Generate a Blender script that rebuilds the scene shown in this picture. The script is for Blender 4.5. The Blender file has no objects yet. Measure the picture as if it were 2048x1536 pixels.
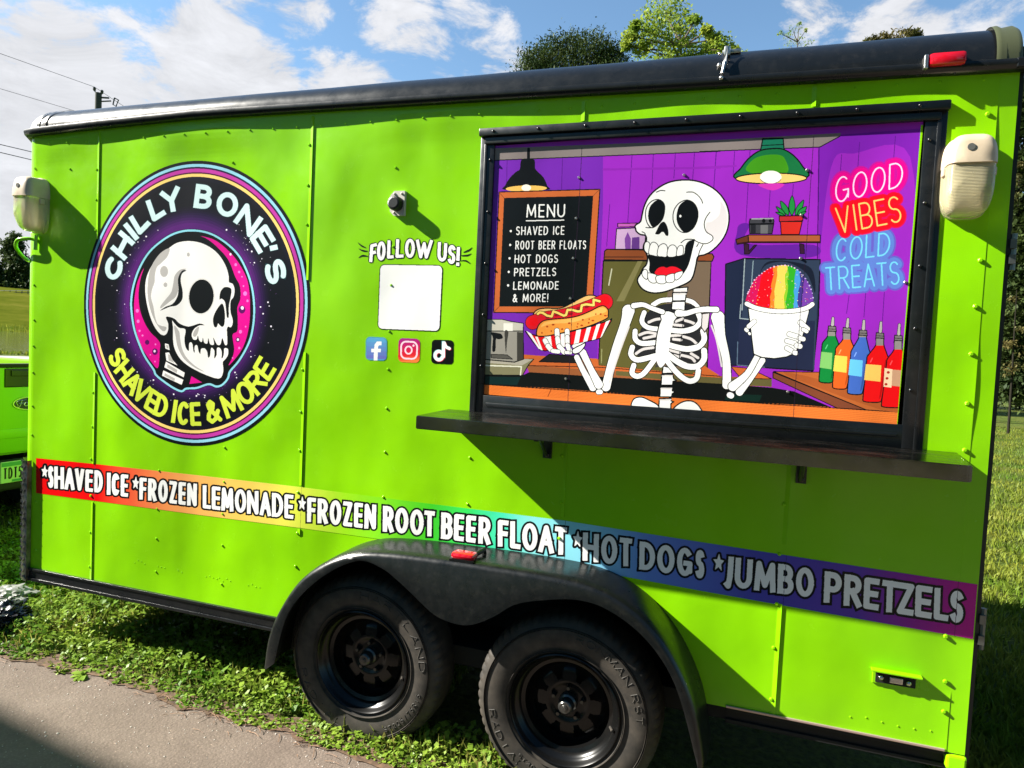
import bpy, bmesh, math, random
import numpy as np
from mathutils import Vector, Matrix, noise

# ------------------------------------------------------------------ camera, sky, sun, exposure
SC = bpy.context.scene
COL = SC.collection
FPX, ROLL, PITCH, YAW = 1400.0, 0.0474862875, -0.0486236502, -0.330383177
CAM = np.array([0.0, -2.7, 1.692])
_cy, _sy, _cp, _sp = math.cos(YAW), math.sin(YAW), math.cos(PITCH), math.sin(PITCH)
FW = np.array([_sy*_cp, _cy*_cp, _sp])
_r0 = np.array([_cy, -_sy, 0.0]); _u0 = np.cross(_r0, FW)
RT = math.cos(ROLL)*_r0 + math.sin(ROLL)*_u0
UP = -math.sin(ROLL)*_r0 + math.cos(ROLL)*_u0

cam_d = bpy.data.cameras.new('camera')
cam_d.sensor_width = 36.0
cam_d.lens = FPX*36.0/2048.0
cam_d.clip_start = 0.05
cam_d.clip_end = 4000.0
cam_o = bpy.data.objects.new('camera', cam_d)
COL.objects.link(cam_o)
cam_o.matrix_world = Matrix(((RT[0], UP[0], -FW[0], CAM[0]), (RT[1], UP[1], -FW[1], CAM[1]),
                             (RT[2], UP[2], -FW[2], CAM[2]), (0, 0, 0, 1)))
SC.camera = cam_o
SC.view_settings.view_transform = 'Standard'
SC.view_settings.look = 'None'
SC.view_settings.gamma = 1.0
SC.view_settings.exposure = 1.70

SUN_L = Vector((3.5, 1.0, -2.45)).normalized()          # direction the light travels
sun_d = bpy.data.lights.new('sun', 'SUN')
sun_d.energy = 5.0
sun_d.angle = math.radians(0.5)
sun_d.color = (1.0, 0.95, 0.86)
sun_o = bpy.data.objects.new('sun', sun_d)
COL.objects.link(sun_o)
sun_o.rotation_euler = SUN_L.to_track_quat('-Z', 'Y').to_euler()
sun_o.location = (-8, -4, 9)

def raydir(px, py):
    d = FW + ((px-1024)/FPX)*RT - ((py-768)/FPX)*UP
    return d/np.linalg.norm(d)

world = bpy.data.worlds.new('World')
SC.world = world
world.use_nodes = True
wt = world.node_tree
for n in list(wt.nodes): wt.nodes.remove(n)
def wn(t, **k):
    n = wt.nodes.new(t)
    for a, b in k.items(): setattr(n, a, b)
    return n
w_out = wn('ShaderNodeOutputWorld'); w_bg = wn('ShaderNodeBackground')
w_bg.inputs['Strength'].default_value = 0.052
w_sky = wn('ShaderNodeTexSky', sky_type='NISHITA', sun_disc=False)
w_sky.sun_elevation = math.asin(-SUN_L.z)
w_sky.sun_rotation = math.atan2(-SUN_L.x, -SUN_L.y)
w_sky.air_density = 1.0; w_sky.dust_density = 0.6; w_sky.ozone_density = 1.6
w_tc = wn('ShaderNodeTexCoord')
def wmath(op, a, b=None, clamp=False):
    n = wn('ShaderNodeMath', operation=op, use_clamp=clamp)
    for i, v in enumerate((a, b)):
        if v is None: continue
        if isinstance(v, (int, float)): n.inputs[i].default_value = v
        else: wt.links.new(v, n.inputs[i])
    return n.outputs[0]
# clouds: soft banks round real directions in the sky, broken up by noise
CLOUDS = [(115, 180, 155, .95), (310, 200, 100, .8), (420, 120, 110, 1.0), (520, 170, 90, .95), (610, 185, 60, .6), (60, 260, 200, .8),
          (10, 420, 130, .9), (-120, 250, 260, 1.0), (270, 55, 60, .55), (600, 5, 70, .7), (480, -40, 90, .7), (800, 58, 95, .66), (730, 20, 60, .45), (860, 78, 70, .6),
          (930, 75, 80, .58), (990, 80, 60, .5), (1000, 148, 80, .6), (1640, 10, 95, .62), (1790, 95, 105, .8), (1985, 20, 75, .6), (1690, 60, 60, .5),
          (1720, -60, 120, .55), (900, 150, 90, .6), (1350, 10, 60, .4), (80, 90, 60, .4), (700, 300, 200, .8), (2200, 150, 150, .6),
          (-900, 100, 500, .7), (3300, 200, 500, .6), (2700, -500, 400, .6), (-300, -700, 350, .5)]
acc = None
for (cx, cy, rad, wgt) in CLOUDS:
    d = raydir(cx, cy)
    vd = wn('ShaderNodeVectorMath', operation='DOT_PRODUCT')
    wt.links.new(w_tc.outputs['Generated'], vd.inputs[0]); vd.inputs[1].default_value = d
    ang = rad/FPX
    mr = wn('ShaderNodeMapRange', interpolation_type='SMOOTHSTEP')
    mr.inputs['From Min'].default_value = math.cos(ang*1.25); mr.inputs['From Max'].default_value = math.cos(ang*0.15)
    mr.inputs['To Max'].default_value = wgt
    wt.links.new(vd.outputs['Value'], mr.inputs['Value'])
    acc = mr.outputs[0] if acc is None else wmath('MAXIMUM', acc, mr.outputs[0])
def wnoise(scale, detail, rough, stretch=1.0, off=0.0):
    mp = wn('ShaderNodeMapping'); mp.inputs['Scale'].default_value = (1, 1, stretch); mp.inputs['Location'].default_value = (off, off*.7, 0)
    wt.links.new(w_tc.outputs['Generated'], mp.inputs[0])
    n = wn('ShaderNodeTexNoise'); n.inputs['Scale'].default_value = scale; n.inputs['Detail'].default_value = detail
    n.inputs['Roughness'].default_value = rough; n.inputs['Distortion'].default_value = 0.5
    wt.links.new(mp.outputs[0], n.inputs['Vector'])
    return n.outputs['Fac']
n1 = wnoise(8.0, 10.0, 0.68, 2.2, 3.1)
n2 = wnoise(22.0, 6.0, 0.6, 2.0, 8.2)
nn = wmath('ADD', wmath('MULTIPLY', n1, 1.55), wmath('MULTIPLY', n2, 0.55))
dens = wmath('ADD', wmath('MULTIPLY', acc, 0.85), wmath('SUBTRACT', nn, 1.37))
mrd = wn('ShaderNodeMapRange', interpolation_type='SMOOTHSTEP')
mrd.inputs['From Min'].default_value = 0.0; mrd.inputs['From Max'].default_value = 0.33
wt.links.new(dens, mrd.inputs['Value'])
# cloud brightness: whiter where thin and sunlit, greyer in the thick middle
mrb = wn('ShaderNodeMapRange')
mrb.inputs['From Min'].default_value = 0.35; mrb.inputs['From Max'].default_value = 0.72
mrb.inputs['To Min'].default_value = 0.78; mrb.inputs['To Max'].default_value = 1.06
wt.links.new(n1, mrb.inputs['Value'])
w_cl = wn('ShaderNodeVectorMath', operation='SCALE'); w_cl.inputs[0].default_value = (5.3, 5.4, 5.7)
wt.links.new(mrb.outputs[0], w_cl.inputs['Scale'])
w_skc = wn('ShaderNodeVectorMath', operation='MULTIPLY'); w_skc.inputs[1].default_value = (1.02, 1.2, 1.24)
wt.links.new(w_sky.outputs[0], w_skc.inputs[0])
w_mix = wn('ShaderNodeMix', data_type='RGBA')
wt.links.new(mrd.outputs[0], w_mix.inputs[0])
wt.links.new(w_skc.outputs[0], w_mix.inputs[6]); wt.links.new(w_cl.outputs[0], w_mix.inputs[7])
# sky behind the camera dimmed and tinted cyan to weaken fill light in shade
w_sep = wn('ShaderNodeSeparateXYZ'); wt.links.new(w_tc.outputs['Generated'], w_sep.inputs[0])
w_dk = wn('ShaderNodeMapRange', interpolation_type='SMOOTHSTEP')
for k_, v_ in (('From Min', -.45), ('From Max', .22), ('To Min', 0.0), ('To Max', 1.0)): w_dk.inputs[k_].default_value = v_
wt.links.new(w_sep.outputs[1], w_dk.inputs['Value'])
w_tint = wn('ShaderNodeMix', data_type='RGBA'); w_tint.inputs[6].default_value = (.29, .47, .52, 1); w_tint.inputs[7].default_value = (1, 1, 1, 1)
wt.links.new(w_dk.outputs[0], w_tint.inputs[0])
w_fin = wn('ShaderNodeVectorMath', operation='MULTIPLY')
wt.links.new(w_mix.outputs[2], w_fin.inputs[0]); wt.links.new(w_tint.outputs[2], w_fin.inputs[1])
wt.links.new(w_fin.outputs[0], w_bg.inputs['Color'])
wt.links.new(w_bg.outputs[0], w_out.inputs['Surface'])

# ------------------------------------------------------------------ helpers
RNG = np.random.default_rng(11)
random.seed(5)

def uray(px, yp=0.0):
    """points on the vertical plane y = yp of the trailer's side, from the survey of the photograph"""
    px = np.atleast_2d(np.asarray(px, float))
    d = FW[None] + ((px[:, :1]-1024)/FPX)*RT[None] - ((px[:, 1:2]-768)/FPX)*UP[None]
    t = (yp - CAM[1])/d[:, 1:2]
    return CAM[None] + t*d
def U(x, y, yp=0.0):
    return Vector(uray([(x, y)], yp)[0])
def at_dist(px, py, dist):
    d = FW + ((px-1024)/FPX)*RT - ((py-768)/FPX)*UP
    return Vector(CAM + d*dist)
def project(P):
    d = np.asarray(P, float)-CAM; w = d@FW
    return np.stack([1024+FPX*(d@RT)/w, 768-FPX*(d@UP)/w], -1)

def s2l(c):
    return tuple((v/255/12.92 if v/255 <= .04045 else ((v/255+.055)/1.055)**2.4) for v in c)

MATS = {}
def mat(name, rgb=(.5, .5, .5), rough=.5, metal=0.0, spec=.5, coat=0.0):
    if name in MATS: return MATS[name]
    m = bpy.data.materials.new(name); m.use_nodes = True
    b = m.node_tree.nodes['Principled BSDF']
    b.inputs['Base Color'].default_value = (*rgb, 1)
    b.inputs['Roughness'].default_value = rough
    b.inputs['Metallic'].default_value = metal
    b.inputs['Specular IOR Level'].default_value = spec
    b.inputs['Coat Weight'].default_value = coat
    MATS[name] = m
    return m
def nd(m, t, **k):
    n = m.node_tree.nodes.new(t)
    for a, b in k.items(): setattr(n, a, b)
    return n
def lk(m, a, b): m.node_tree.links.new(a, b)
def bsdf(m): return m.node_tree.nodes['Principled BSDF']
def pos_node(m):
    return nd(m, 'ShaderNodeNewGeometry').outputs['Position']
def tex_noise(m, scale, detail=4, rough=.55, vec=None, stretch=None, distort=0.0):
    n = nd(m, 'ShaderNodeTexNoise')
    n.inputs['Scale'].default_value = scale; n.inputs['Detail'].default_value = detail
    n.inputs['Roughness'].default_value = rough; n.inputs['Distortion'].default_value = distort
    v = vec if vec is not None else pos_node(m)
    if stretch:
        mp = nd(m, 'ShaderNodeMapping'); mp.inputs['Scale'].default_value = stretch
        lk(m, v, mp.inputs[0]); v = mp.outputs[0]
    lk(m, v, n.inputs['Vector'])
    return n.outputs['Fac']
def ramp(m, fac, stops, interp='LINEAR'):
    r = nd(m, 'ShaderNodeValToRGB'); r.color_ramp.interpolation = interp
    e = r.color_ramp.elements
    while len(e) < len(stops): e.new(0.5)
    for el, (p, c) in zip(e, stops):
        el.position = p; el.color = (*c, 1) if len(c) == 3 else c
    lk(m, fac, r.inputs[0])
    return r.outputs[0]
def bump(m, height, strength, dist, prev=None):
    b = nd(m, 'ShaderNodeBump'); b.inputs['Strength'].default_value = strength; b.inputs['Distance'].default_value = dist
    lk(m, height, b.inputs['Height'])
    if prev is not None: lk(m, prev, b.inputs['Normal'])
    return b.outputs[0]
def var_color(m, c1, c2, scale, detail=5, lo=.35, hi=.65, stretch=None):
    lk(m, ramp(m, tex_noise(m, scale, detail, stretch=stretch), [(lo, c1), (hi, c2)]), bsdf(m).inputs['Base Color'])

def sheet_bump(m, amount=1.0):
    """the shallow pillows and dents of thin aluminium sheet"""
    n = tex_noise(m, 1.7, 1.5, .4, stretch=(1.1, .2, .8))
    o = bump(m, n, .8*amount, .065)
    n2 = tex_noise(m, 6.5, 2, .5, stretch=(1, .2, 1))
    o = bump(m, n2, .12*amount, .012, o)
    lk(m, o, bsdf(m).inputs['Normal'])

def mesh_obj(name, V, F, m, parent=None, smooth=False, uvs=None, mids=None):
    me = bpy.data.meshes.new(name)
    V = np.asarray(V, float)
    if len(V) and isinstance(F, np.ndarray):
        nf, k = F.shape
        me.vertices.add(len(V)); me.vertices.foreach_set('co', V.astype(np.float32).ravel())
        me.loops.add(nf*k); me.loops.foreach_set('vertex_index', F.astype(np.int32).ravel())
        me.polygons.add(nf); me.polygons.foreach_set('loop_start', np.arange(0, nf*k, k, dtype=np.int32))
        me.polygons.foreach_set('loop_total', np.full(nf, k, np.int32))
        me.update(calc_edges=True)
    else:
        me.from_pydata([tuple(v) for v in V], [], [tuple(f) for f in F])
    for mm in (m if isinstance(m, (list, tuple)) else [m]): me.materials.append(mm)
    if mids is not None: me.polygons.foreach_set('material_index', np.asarray(mids, np.int32))
    if smooth: me.polygons.foreach_set('use_smooth', [True]*len(me.polygons))
    me.validate(); me.update()
    o = bpy.data.objects.new(name, me); COL.objects.link(o)
    if parent is not None: o.parent = parent
    return o

class MB:
    """collects simple solids, linked as ONE mesh object"""
    def __init__(s): s.v = []; s.f = []; s.mi = []; s.cur = 0
    def add(s, V, F):
        n = len(s.v); s.v += [tuple(v) for v in V]; s.f += [tuple(i+n for i in f) for f in F]; s.mi += [s.cur]*len(F); return s
    def box(s, x0, x1, y0, y1, z0, z1, bev=0.0):
        if bev <= 0:
            V = [(x0,y0,z0),(x1,y0,z0),(x1,y1,z0),(x0,y1,z0),(x0,y0,z1),(x1,y0,z1),(x1,y1,z1),(x0,y1,z1)]
            return s.add(V, [(0,3,2,1),(4,5,6,7),(0,1,5,4),(1,2,6,5),(2,3,7,6),(3,0,4,7)])
        bm = bmesh.new(); bmesh.ops.create_cube(bm, size=1)
        for v in bm.verts: v.co = Vector(((x0+x1)/2+v.co.x*(x1-x0), (y0+y1)/2+v.co.y*(y1-y0), (z0+z1)/2+v.co.z*(z1-z0)))
        bmesh.ops.bevel(bm, geom=bm.edges[:], offset=bev, segments=2, affect='EDGES', profile=.5)
        return s.bm(bm)
    def bm(s, bm):
        bm.verts.index_update(); s.add([v.co[:] for v in bm.verts], [[v.index for v in f.verts] for f in bm.faces]); bm.free(); return s
    def tube(s, pts, rad, n=8, cap=True):
        pts = [Vector(p) for p in pts]; V = []; F = []
        rad = rad if isinstance(rad, (list, tuple)) else [rad]*len(pts)
        ref = Vector((0, 0, 1))
        for i, p in enumerate(pts):
            t = (pts[min(i+1, len(pts)-1)]-pts[max(i-1, 0)]).normalized()
            a = t.cross(ref if abs(t.dot(ref)) < .95 else Vector((1, 0, 0))).normalized(); b = t.cross(a)
            for k in range(n):
                w = 2*math.pi*k/n; V.append(p+(a*math.cos(w)+b*math.sin(w))*rad[i])
        for i in range(len(pts)-1):
            for k in range(n):
                F.append((i*n+k, i*n+(k+1) % n, (i+1)*n+(k+1) % n, (i+1)*n+k))
        if cap: F.append(tuple(range(n))[::-1]); F.append(tuple((len(pts)-1)*n+k for k in range(n)))
        return s.add(V, F)
    def lathe_y(s, prof, cx, cz, n=64, close=False):
        """profile of (radius, y) turned about the axis parallel to y through (cx, cz)"""
        V = []; F = []; m_ = len(prof)
        for k in range(n):
            a = 2*math.pi*k/n
            for r, y in prof: V.append((cx+r*math.cos(a), y, cz+r*math.sin(a)))
        for k in range(n):
            for i in range(m_-1 if not close else m_):
                F.append((k*m_+i, ((k+1) % n)*m_+i, ((k+1) % n)*m_+(i+1) % m_, k*m_+(i+1) % m_))
        return s.add(V, F)
    def prism_y(s, pts, y0, y1):
        """outline of (x, z) extruded from y0 to y1"""
        n = len(pts)
        V = [(p[0], y0, p[1]) for p in pts]+[(p[0], y1, p[1]) for p in pts]
        F = [tuple(range(n))[::-1], tuple(range(n, 2*n))]+[(i, (i+1) % n, n+(i+1) % n, n+i) for i in range(n)]
        return s.add(V, F)
    def ball(s, c, r, sx=1, sy=1, sz=1, u=12, v=8):
        bm = bmesh.new(); bmesh.ops.create_uvsphere(bm, u_segments=u, v_segments=v, radius=r)
        for q in bm.verts: q.co = Vector((c[0]+q.co.x*sx, c[1]+q.co.y*sy, c[2]+q.co.z*sz))
        return s.bm(bm)
    def build(s, name, m, parent=None, smooth=False):
        o = mesh_obj(name, s.v, s.f, m, parent, mids=s.mi)
        bm = bmesh.new(); bm.from_mesh(o.data); bmesh.ops.recalc_face_normals(bm, faces=bm.faces[:]); bm.to_mesh(o.data); bm.free()
        if smooth:
            o.data.polygons.foreach_set('use_smooth', [True]*len(o.data.polygons))
            o.data.set_sharp_from_angle(angle=math.radians(38))
        return o

def tag(o, label=None, cat=None, group=None, kind=None):
    if label: o['label'] = label
    if cat: o['category'] = cat
    if group: o['group'] = group
    if kind: o['kind'] = kind
    return o
def empty(name, loc=(0, 0, 0)):
    o = bpy.data.objects.new(name, None); COL.objects.link(o); o.location = loc; o.empty_display_size = .1
    return o

# ------------------------------------------------------------------ flat lettering and stickers
def spline(pts, closed=True, n=6):
    P = np.asarray(pts, float)
    if len(P) < 3: return P
    out = []
    N = len(P)
    rng_ = range(N) if closed else range(N-1)
    for i in rng_:
        if closed: p0, p1, p2, p3 = P[(i-1) % N], P[i], P[(i+1) % N], P[(i+2) % N]
        else: p0, p1, p2, p3 = P[max(i-1, 0)], P[i], P[i+1], P[min(i+2, N-1)]
        for t in np.arange(n)/n:
            out.append(.5*((2*p1)+(-p0+p2)*t+(2*p0-5*p1+4*p2-p3)*t*t+(-p0+3*p1-3*p2+p3)*t**3))
    if not closed: out.append(P[-1])
    return np.array(out)
def T(ox, oy, s):
    return lambda *p: [(ox+a/s, oy+b/s) for a, b in p]
def ell(c, rx, ry, rot=0.0, n=36):
    a = np.arange(n)*2*math.pi/n; x = rx*np.cos(a); y = ry*np.sin(a)
    return np.stack([c[0]+x*math.cos(rot)-y*math.sin(rot), c[1]+x*math.sin(rot)+y*math.cos(rot)], -1)

class Canvas:
    """a flat sticker cut into areas of plain vinyl; every area is real geometry on the sticker's plane"""
    def __init__(s, x0, y0, x1, y1, step=.5):
        s.x0, s.y0, s.st = x0, y0, step
        s.w = int((x1-x0)/step); s.h = int((y1-y0)/step)
        s.id = np.zeros((s.h, s.w), np.int16)
        s.mats = [None]; s.clip = None
    def mi(s, m):
        if m not in s.mats: s.mats.append(m)
        return s.mats.index(m)
    def sub(s, xa, ya, xb, yb):
        i0 = max(0, int((xa-s.x0)/s.st)-1); i1 = min(s.w, int((xb-s.x0)/s.st)+2)
        j0 = max(0, int((ya-s.y0)/s.st)-1); j1 = min(s.h, int((yb-s.y0)/s.st)+2)
        if i1 <= i0 or j1 <= j0: return None
        X = s.x0+(np.arange(i0, i1)+.5)*s.st; Y = s.y0+(np.arange(j0, j1)+.5)*s.st
        return i0, i1, j0, j1, X[None, :], Y[:, None]
    def put(s, i0, i1, j0, j1, mask, m):
        if s.clip is not None: mask = mask & s.clip[j0:j1, i0:i1]
        s.id[j0:j1, i0:i1][mask] = s.mi(m)
    def pmask(s, P):
        P = np.asarray(P, float)
        r = s.sub(P[:, 0].min(), P[:, 1].min(), P[:, 0].max(), P[:, 1].max())
        if r is None: return None
        i0, i1, j0, j1, X, Y = r
        M = np.zeros((j1-j0, i1-i0), bool)
        Q = np.roll(P, -1, 0)
        for (xa, ya), (xb, yb) in zip(P, Q):
            if ya == yb: continue
            rows = ((ya > Y) != (yb > Y))[:, 0]
            if not rows.any(): continue
            xi = xa+(Y[rows]-ya)*(xb-xa)/(yb-ya)
            M[rows] ^= (X < xi)
        return i0, i1, j0, j1, M
    def fill(s, P, m, sm=True, line=None, lm=None, n=6):
        P = spline(P, True, n) if sm else np.asarray(P, float)
        r = s.pmask(P)
        if r is not None: s.put(*r, m)
        if line: s.stroke(np.vstack([P, P[:1]]), line, lm)
        return P
    def stroke(s, P, r, m, cap='round'):
        P = np.asarray(P, float); R = np.full(len(P), r, float) if np.isscalar(r) else np.asarray(r, float)
        for k in range(len(P)-1):
            a, b, ra, rb = P[k], P[k+1], R[k], R[k+1]; rm = max(ra, rb)*(1.5 if cap == 'sq' else 1)
            q = s.sub(min(a[0], b[0])-rm, min(a[1], b[1])-rm, max(a[0], b[0])+rm, max(a[1], b[1])+rm)
            if q is None: continue
            i0, i1, j0, j1, X, Y = q
            d = b-a; L = math.hypot(*d)
            if L < 1e-9: M = (X-a[0])**2+(Y-a[1])**2 <= ra*ra
            else:
                al = ((X-a[0])*d[0]+(Y-a[1])*d[1])/L
                pe = np.abs((X-a[0])*d[1]-(Y-a[1])*d[0])/L
                if cap == 'sq':
                    e0 = ra if k == 0 else 0; e1 = rb if k == len(P)-2 else 0
                    M = (pe <= ra) & (al >= -e0) & (al <= L+e1)
                    if k > 0: M |= (X-a[0])**2+(Y-a[1])**2 <= ra*ra
                else:
                    t = np.clip(al/L, 0, 1); rr = ra+(rb-ra)*t
                    M = (X-a[0]-t*d[0])**2+(Y-a[1]-t*d[1])**2 <= rr*rr
            s.put(i0, i1, j0, j1, M, m)
    def curve(s, P, r, m, n=6): s.stroke(spline(P, False, n), r, m)
    def bones(s, items, white, black, out):
        """items: (points, radius or radii, spline?)"""
        prep = []
        for it in items:
            P, r = it[0], it[1]
            if len(P) > 2:
                if not np.isscalar(r):
                    k = len(P)-1; tt = np.linspace(0, k, k*6+1); r = np.interp(tt, np.arange(k+1), r)
                P = spline(P, False, 6)
            prep.append((np.asarray(P, float), r))
        for P, r in prep: s.stroke(P, np.asarray(r)+out if not np.isscalar(r) else r+out, black)
        for P, r in prep: s.stroke(P, r, white)
    def build(s, name, yp, parent, disp=None):
        rects = []; open_ = {}
        for j in range(s.h+1):
            new = {}
            if j < s.h:
                row = s.id[j]
                ch = np.flatnonzero(np.diff(row))+1
                st = np.concatenate([[0], ch]); en = np.concatenate([ch, [s.w]])
                for a, b in zip(st.tolist(), en.tolist()):
                    v = int(row[a])
                    if v: new[(a, b, v)] = open_.get((a, b, v), j)
            for k, j0 in open_.items():
                if new.get(k) != j0: rects.append((k[0], k[1], j0, j, k[2]))
            open_ = new
        R = np.array(rects)
        n = len(R)
        xs = s.x0+R[:, [0, 1, 1, 0]]*s.st; ys = s.y0+R[:, [3, 3, 2, 2]]*s.st
        V = uray(np.stack([xs.ravel(), ys.ravel()], -1), yp)
        F = np.arange(n*4).reshape(n, 4)
        used = sorted(set(R[:, 4].tolist())); remap = {u: i for i, u in enumerate(used)}
        return mesh_obj(name, V, F, [s.mats[u] for u in used], parent, mids=[remap[v] for v in R[:, 4].tolist()])

def arcp(cx, cy, rx, ry, a0, a1, n=10):
    return [(cx+rx*math.cos(math.radians(a0+(a1-a0)*i/n)), cy+ry*math.sin(math.radians(a0+(a1-a0)*i/n))) for i in range(n+1)]
# single-stroke capitals in a unit box, y up: (relative width, strokes)
GL = {
 'A': (.95, [[(0, 0), (.5, 1), (1, 0)], [(.18, .32), (.82, .32)]]),
 'B': (.85, [[(0, 0), (0, 1)], [(0, 1)]+arcp(.5, .76, .42, .24, 90, -90)+[(0, .52)], [(.5, .52)]+arcp(.52, .26, .48, .26, 90, -90)+[(0, 0)]]),
 'C': (.85, [arcp(.55, .5, .55, .5, 48, 312, 18)]),
 'D': (.95, [[(0, 0), (0, 1)], [(0, 1)]+arcp(.3, .5, .7, .5, 90, -90, 14)+[(0, 0)]]),
 'E': (.75, [[(1, 1), (0, 1), (0, 0), (1, 0)], [(0, .5), (.9, .5)]]),
 'F': (.75, [[(1, 1), (0, 1), (0, 0)], [(0, .5), (.88, .5)]]),
 'G': (.95, [arcp(.5, .5, .5, .5, 50, 345, 20)[:-1]+[(.98, .12), (.98, .45), (.6, .45)]]),
 'H': (.95, [[(0, 0), (0, 1)], [(1, 0), (1, 1)], [(0, .5), (1, .5)]]),
 'I': (.22, [[(.5, 0), (.5, 1)]]),
 'J': (.6, [[(1, 1), (.95, .3), (.55, -.08), (.1, -.02)]]),
 'K': (.9, [[(0, 0), (0, 1)], [(1, 1), (0, .42)], [(.3, .6), (1, 0)]]),
 'L': (.72, [[(0, 1), (0, 0), (1, 0)]]),
 'M': (1.2, [[(0, 0), (.08, 1), (.5, .15), (.92, 1), (1, 0)]]),
 'N': (1.0, [[(0, 0), (0, 1), (1, 0), (1, 1)]]),
 'O': (1.0, [arcp(.5, .5, .5, .5, 0, 360, 24)]),
 'P': (.82, [[(0, 0), (0, 1)], [(0, 1)]+arcp(.5, .72, .5, .28, 90, -90)+[(0, .44)]]),
 'R': (.9, [[(0, 0), (0, 1)], [(0, 1)]+arcp(.5, .74, .46, .26, 90, -90)+[(0, .48)], [(.45, .48), (1, 0)]]),
 'S': (.8, [arcp(.5, .76, .48, .24, 35, 255, 12)+arcp(.5, .26, .5, .26, 80, -145, 12)]),
 'T': (.85, [[(0, 1), (1, 1)], [(.5, 1), (.5, 0)]]),
 'U': (.95, [[(0, 1), (0, .35)]+arcp(.5, .35, .5, .35, 180, 360)+[(1, 1)]]),
 'V': (.95, [[(0, 1), (.5, 0), (1, 1)]]),
 'W': (1.3, [[(0, 1), (.25, 0), (.5, .85), (.75, 0), (1, 1)]]),
 'Y': (.9, [[(0, 1), (.5, .48), (1, 1)], [(.5, .48), (.5, 0)]]),
 'Z': (.8, [[(0, 1), (1, 1), (0, 0), (1, 0)]]),
 '&': (1.0, [[(1, 0), (.28, .68), (.25, .88), (.45, 1), (.65, .86), (.55, .65), (.15, .4), (.05, .18), (.3, 0), (.65, .1), (.95, .45)]]),
 '!': (.2, [[(.5, 1), (.5, .33)], [(.5, .02), (.5, .0)]]),
 "'": (.2, [[(.6, 1), (.3, .78)]]),
 '/': (.5, [[(0, 0), (1, 1)]]),
 '0': (.8, [arcp(.5, .5, .5, .5, 0, 360, 20)]),
 '1': (.3, [[(.1, .8), (.5, 1), (.5, 0)]]),
 '2': (.75, [arcp(.5, .72, .48, .28, 160, -30, 8)+[(0, 0), (1, 0)]]),
 '5': (.75, [[(.95, 1), (.1, 1), (.05, .55)]+arcp(.45, .32, .52, .32, 110, -140, 10)]),
 '7': (.7, [[(0, 1), (1, 1), (.35, 0)]]),
 '8': (.8, [arcp(.5, .75, .42, .25, 0, 360, 16), arcp(.5, .26, .5, .26, 0, 360, 16)]),
 '.': (.2, [[(.5, .02), (.5, 0)]]),
 ' ': (.5, []),
}
def text_strokes(txt, quad, hw, gap=.22, slots=None):
    """quad = photo corners TL, TR, BR, BL of the word; returns stroke polylines inset by the half width"""
    tl, tr, br, bl = [np.array(q, float) for q in quad]
    if slots is None:
        wd = [GL[c][0] for c in txt]; tot = sum(wd)+gap*(len(txt)-1); x = 0; slots = []
        for w in wd: slots.append((x/tot, (x+w)/tot)); x += w+gap
    out = []
    for c, (a, b) in zip(txt, slots):
        wpx = np.linalg.norm((tr-tl)*(b-a)); hpx = np.linalg.norm(tl-bl)
        iu = min(.49*(b-a), hw/max(wpx, 1e-6)*(b-a)); iv = min(.45, hw/hpx)
        for st in GL[c][1]:
            P = []
            for gx, gy in st:
                u = (a+b)/2 if b-a < 2.05*iu else a+iu+gx*(b-a-2*iu); v = iv+gy*(1-2*iv)
                P.append((bl+(br-bl)*u)*(1-v)+(tl+(tr-tl)*u)*v)
            out.append(np.array(P))
    return out

# ------------------------------------------------------------------ materials of the trailer
LIME = (0.23, 0.60, 0.002)
lime = mat('lime_paint', LIME, .36, spec=.32, coat=.0)
bsdf(lime).inputs['Coat Roughness'].default_value = .12
lk(lime, ramp(lime, tex_noise(lime, 2.3, 6, .6), [(.3, (.21, .565, .002)), (.7, (.25, .625, .002))]), bsdf(lime).inputs['Base Color'])
lk(lime, ramp(lime, tex_noise(lime, 9, 5, .6), [(.35, (.20,)*3), (.7, (.29,)*3)]), bsdf(lime).inputs['Roughness'])
sheet_bump(lime)
def vinyl(name, srgb, rough=.38, b=.7):
    if name in MATS: return MATS[name]
    m = mat(name, s2l(srgb), rough-.10, spec=.22); sheet_bump(m, b); return m
K = vinyl('vinyl_black', (14, 16, 19)); WH = vinyl('vinyl_white', (240, 240, 236))
def C(*rgb): return vinyl('vinyl_%d_%d_%d' % rgb, rgb)
black_paint = mat('black_trim_paint', (.010, .011, .012), .30, spec=.5, coat=.15)
lk(black_paint, ramp(black_paint, tex_noise(black_paint, 14, 6, .65), [(.35, (.26,)*3), (.75, (.36,)*3)]), bsdf(black_paint).inputs['Roughness'])
lk(black_paint, ramp(black_paint, tex_noise(black_paint, 30, 6, .7), [(.5, (.006, .007, .008)), (.85, (.016, .016, .016))]), bsdf(black_paint).inputs['Base Color'])
lk(black_paint, bump(black_paint, tex_noise(black_paint, 3, 2, .5), .08, .01), bsdf(black_paint).inputs['Normal'])
fender_m = mat('fender_plastic', (.012, .013, .013), .36, spec=.5)
lk(fender_m, ramp(fender_m, tex_noise(fender_m, 22, 7, .7), [(.3, (.24,)*3), (.75, (.42,)*3)]), bsdf(fender_m).inputs['Roughness'])
lk(fender_m, ramp(fender_m, tex_noise(fender_m, 34, 8, .75), [(.5, (.005, .006, .006)), (.9, (.022, .021, .018))]), bsdf(fender_m).inputs['Base Color'])
steel = mat('shelf_steel', (.16, .15, .145), .2, 1.0)
lk(steel, ramp(steel, tex_noise(steel, 7, 6, .65, stretch=(1, 3, 1)), [(.3, (.14,)*3), (.7, (.34,)*3)]), bsdf(steel).inputs['Roughness'])
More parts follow.
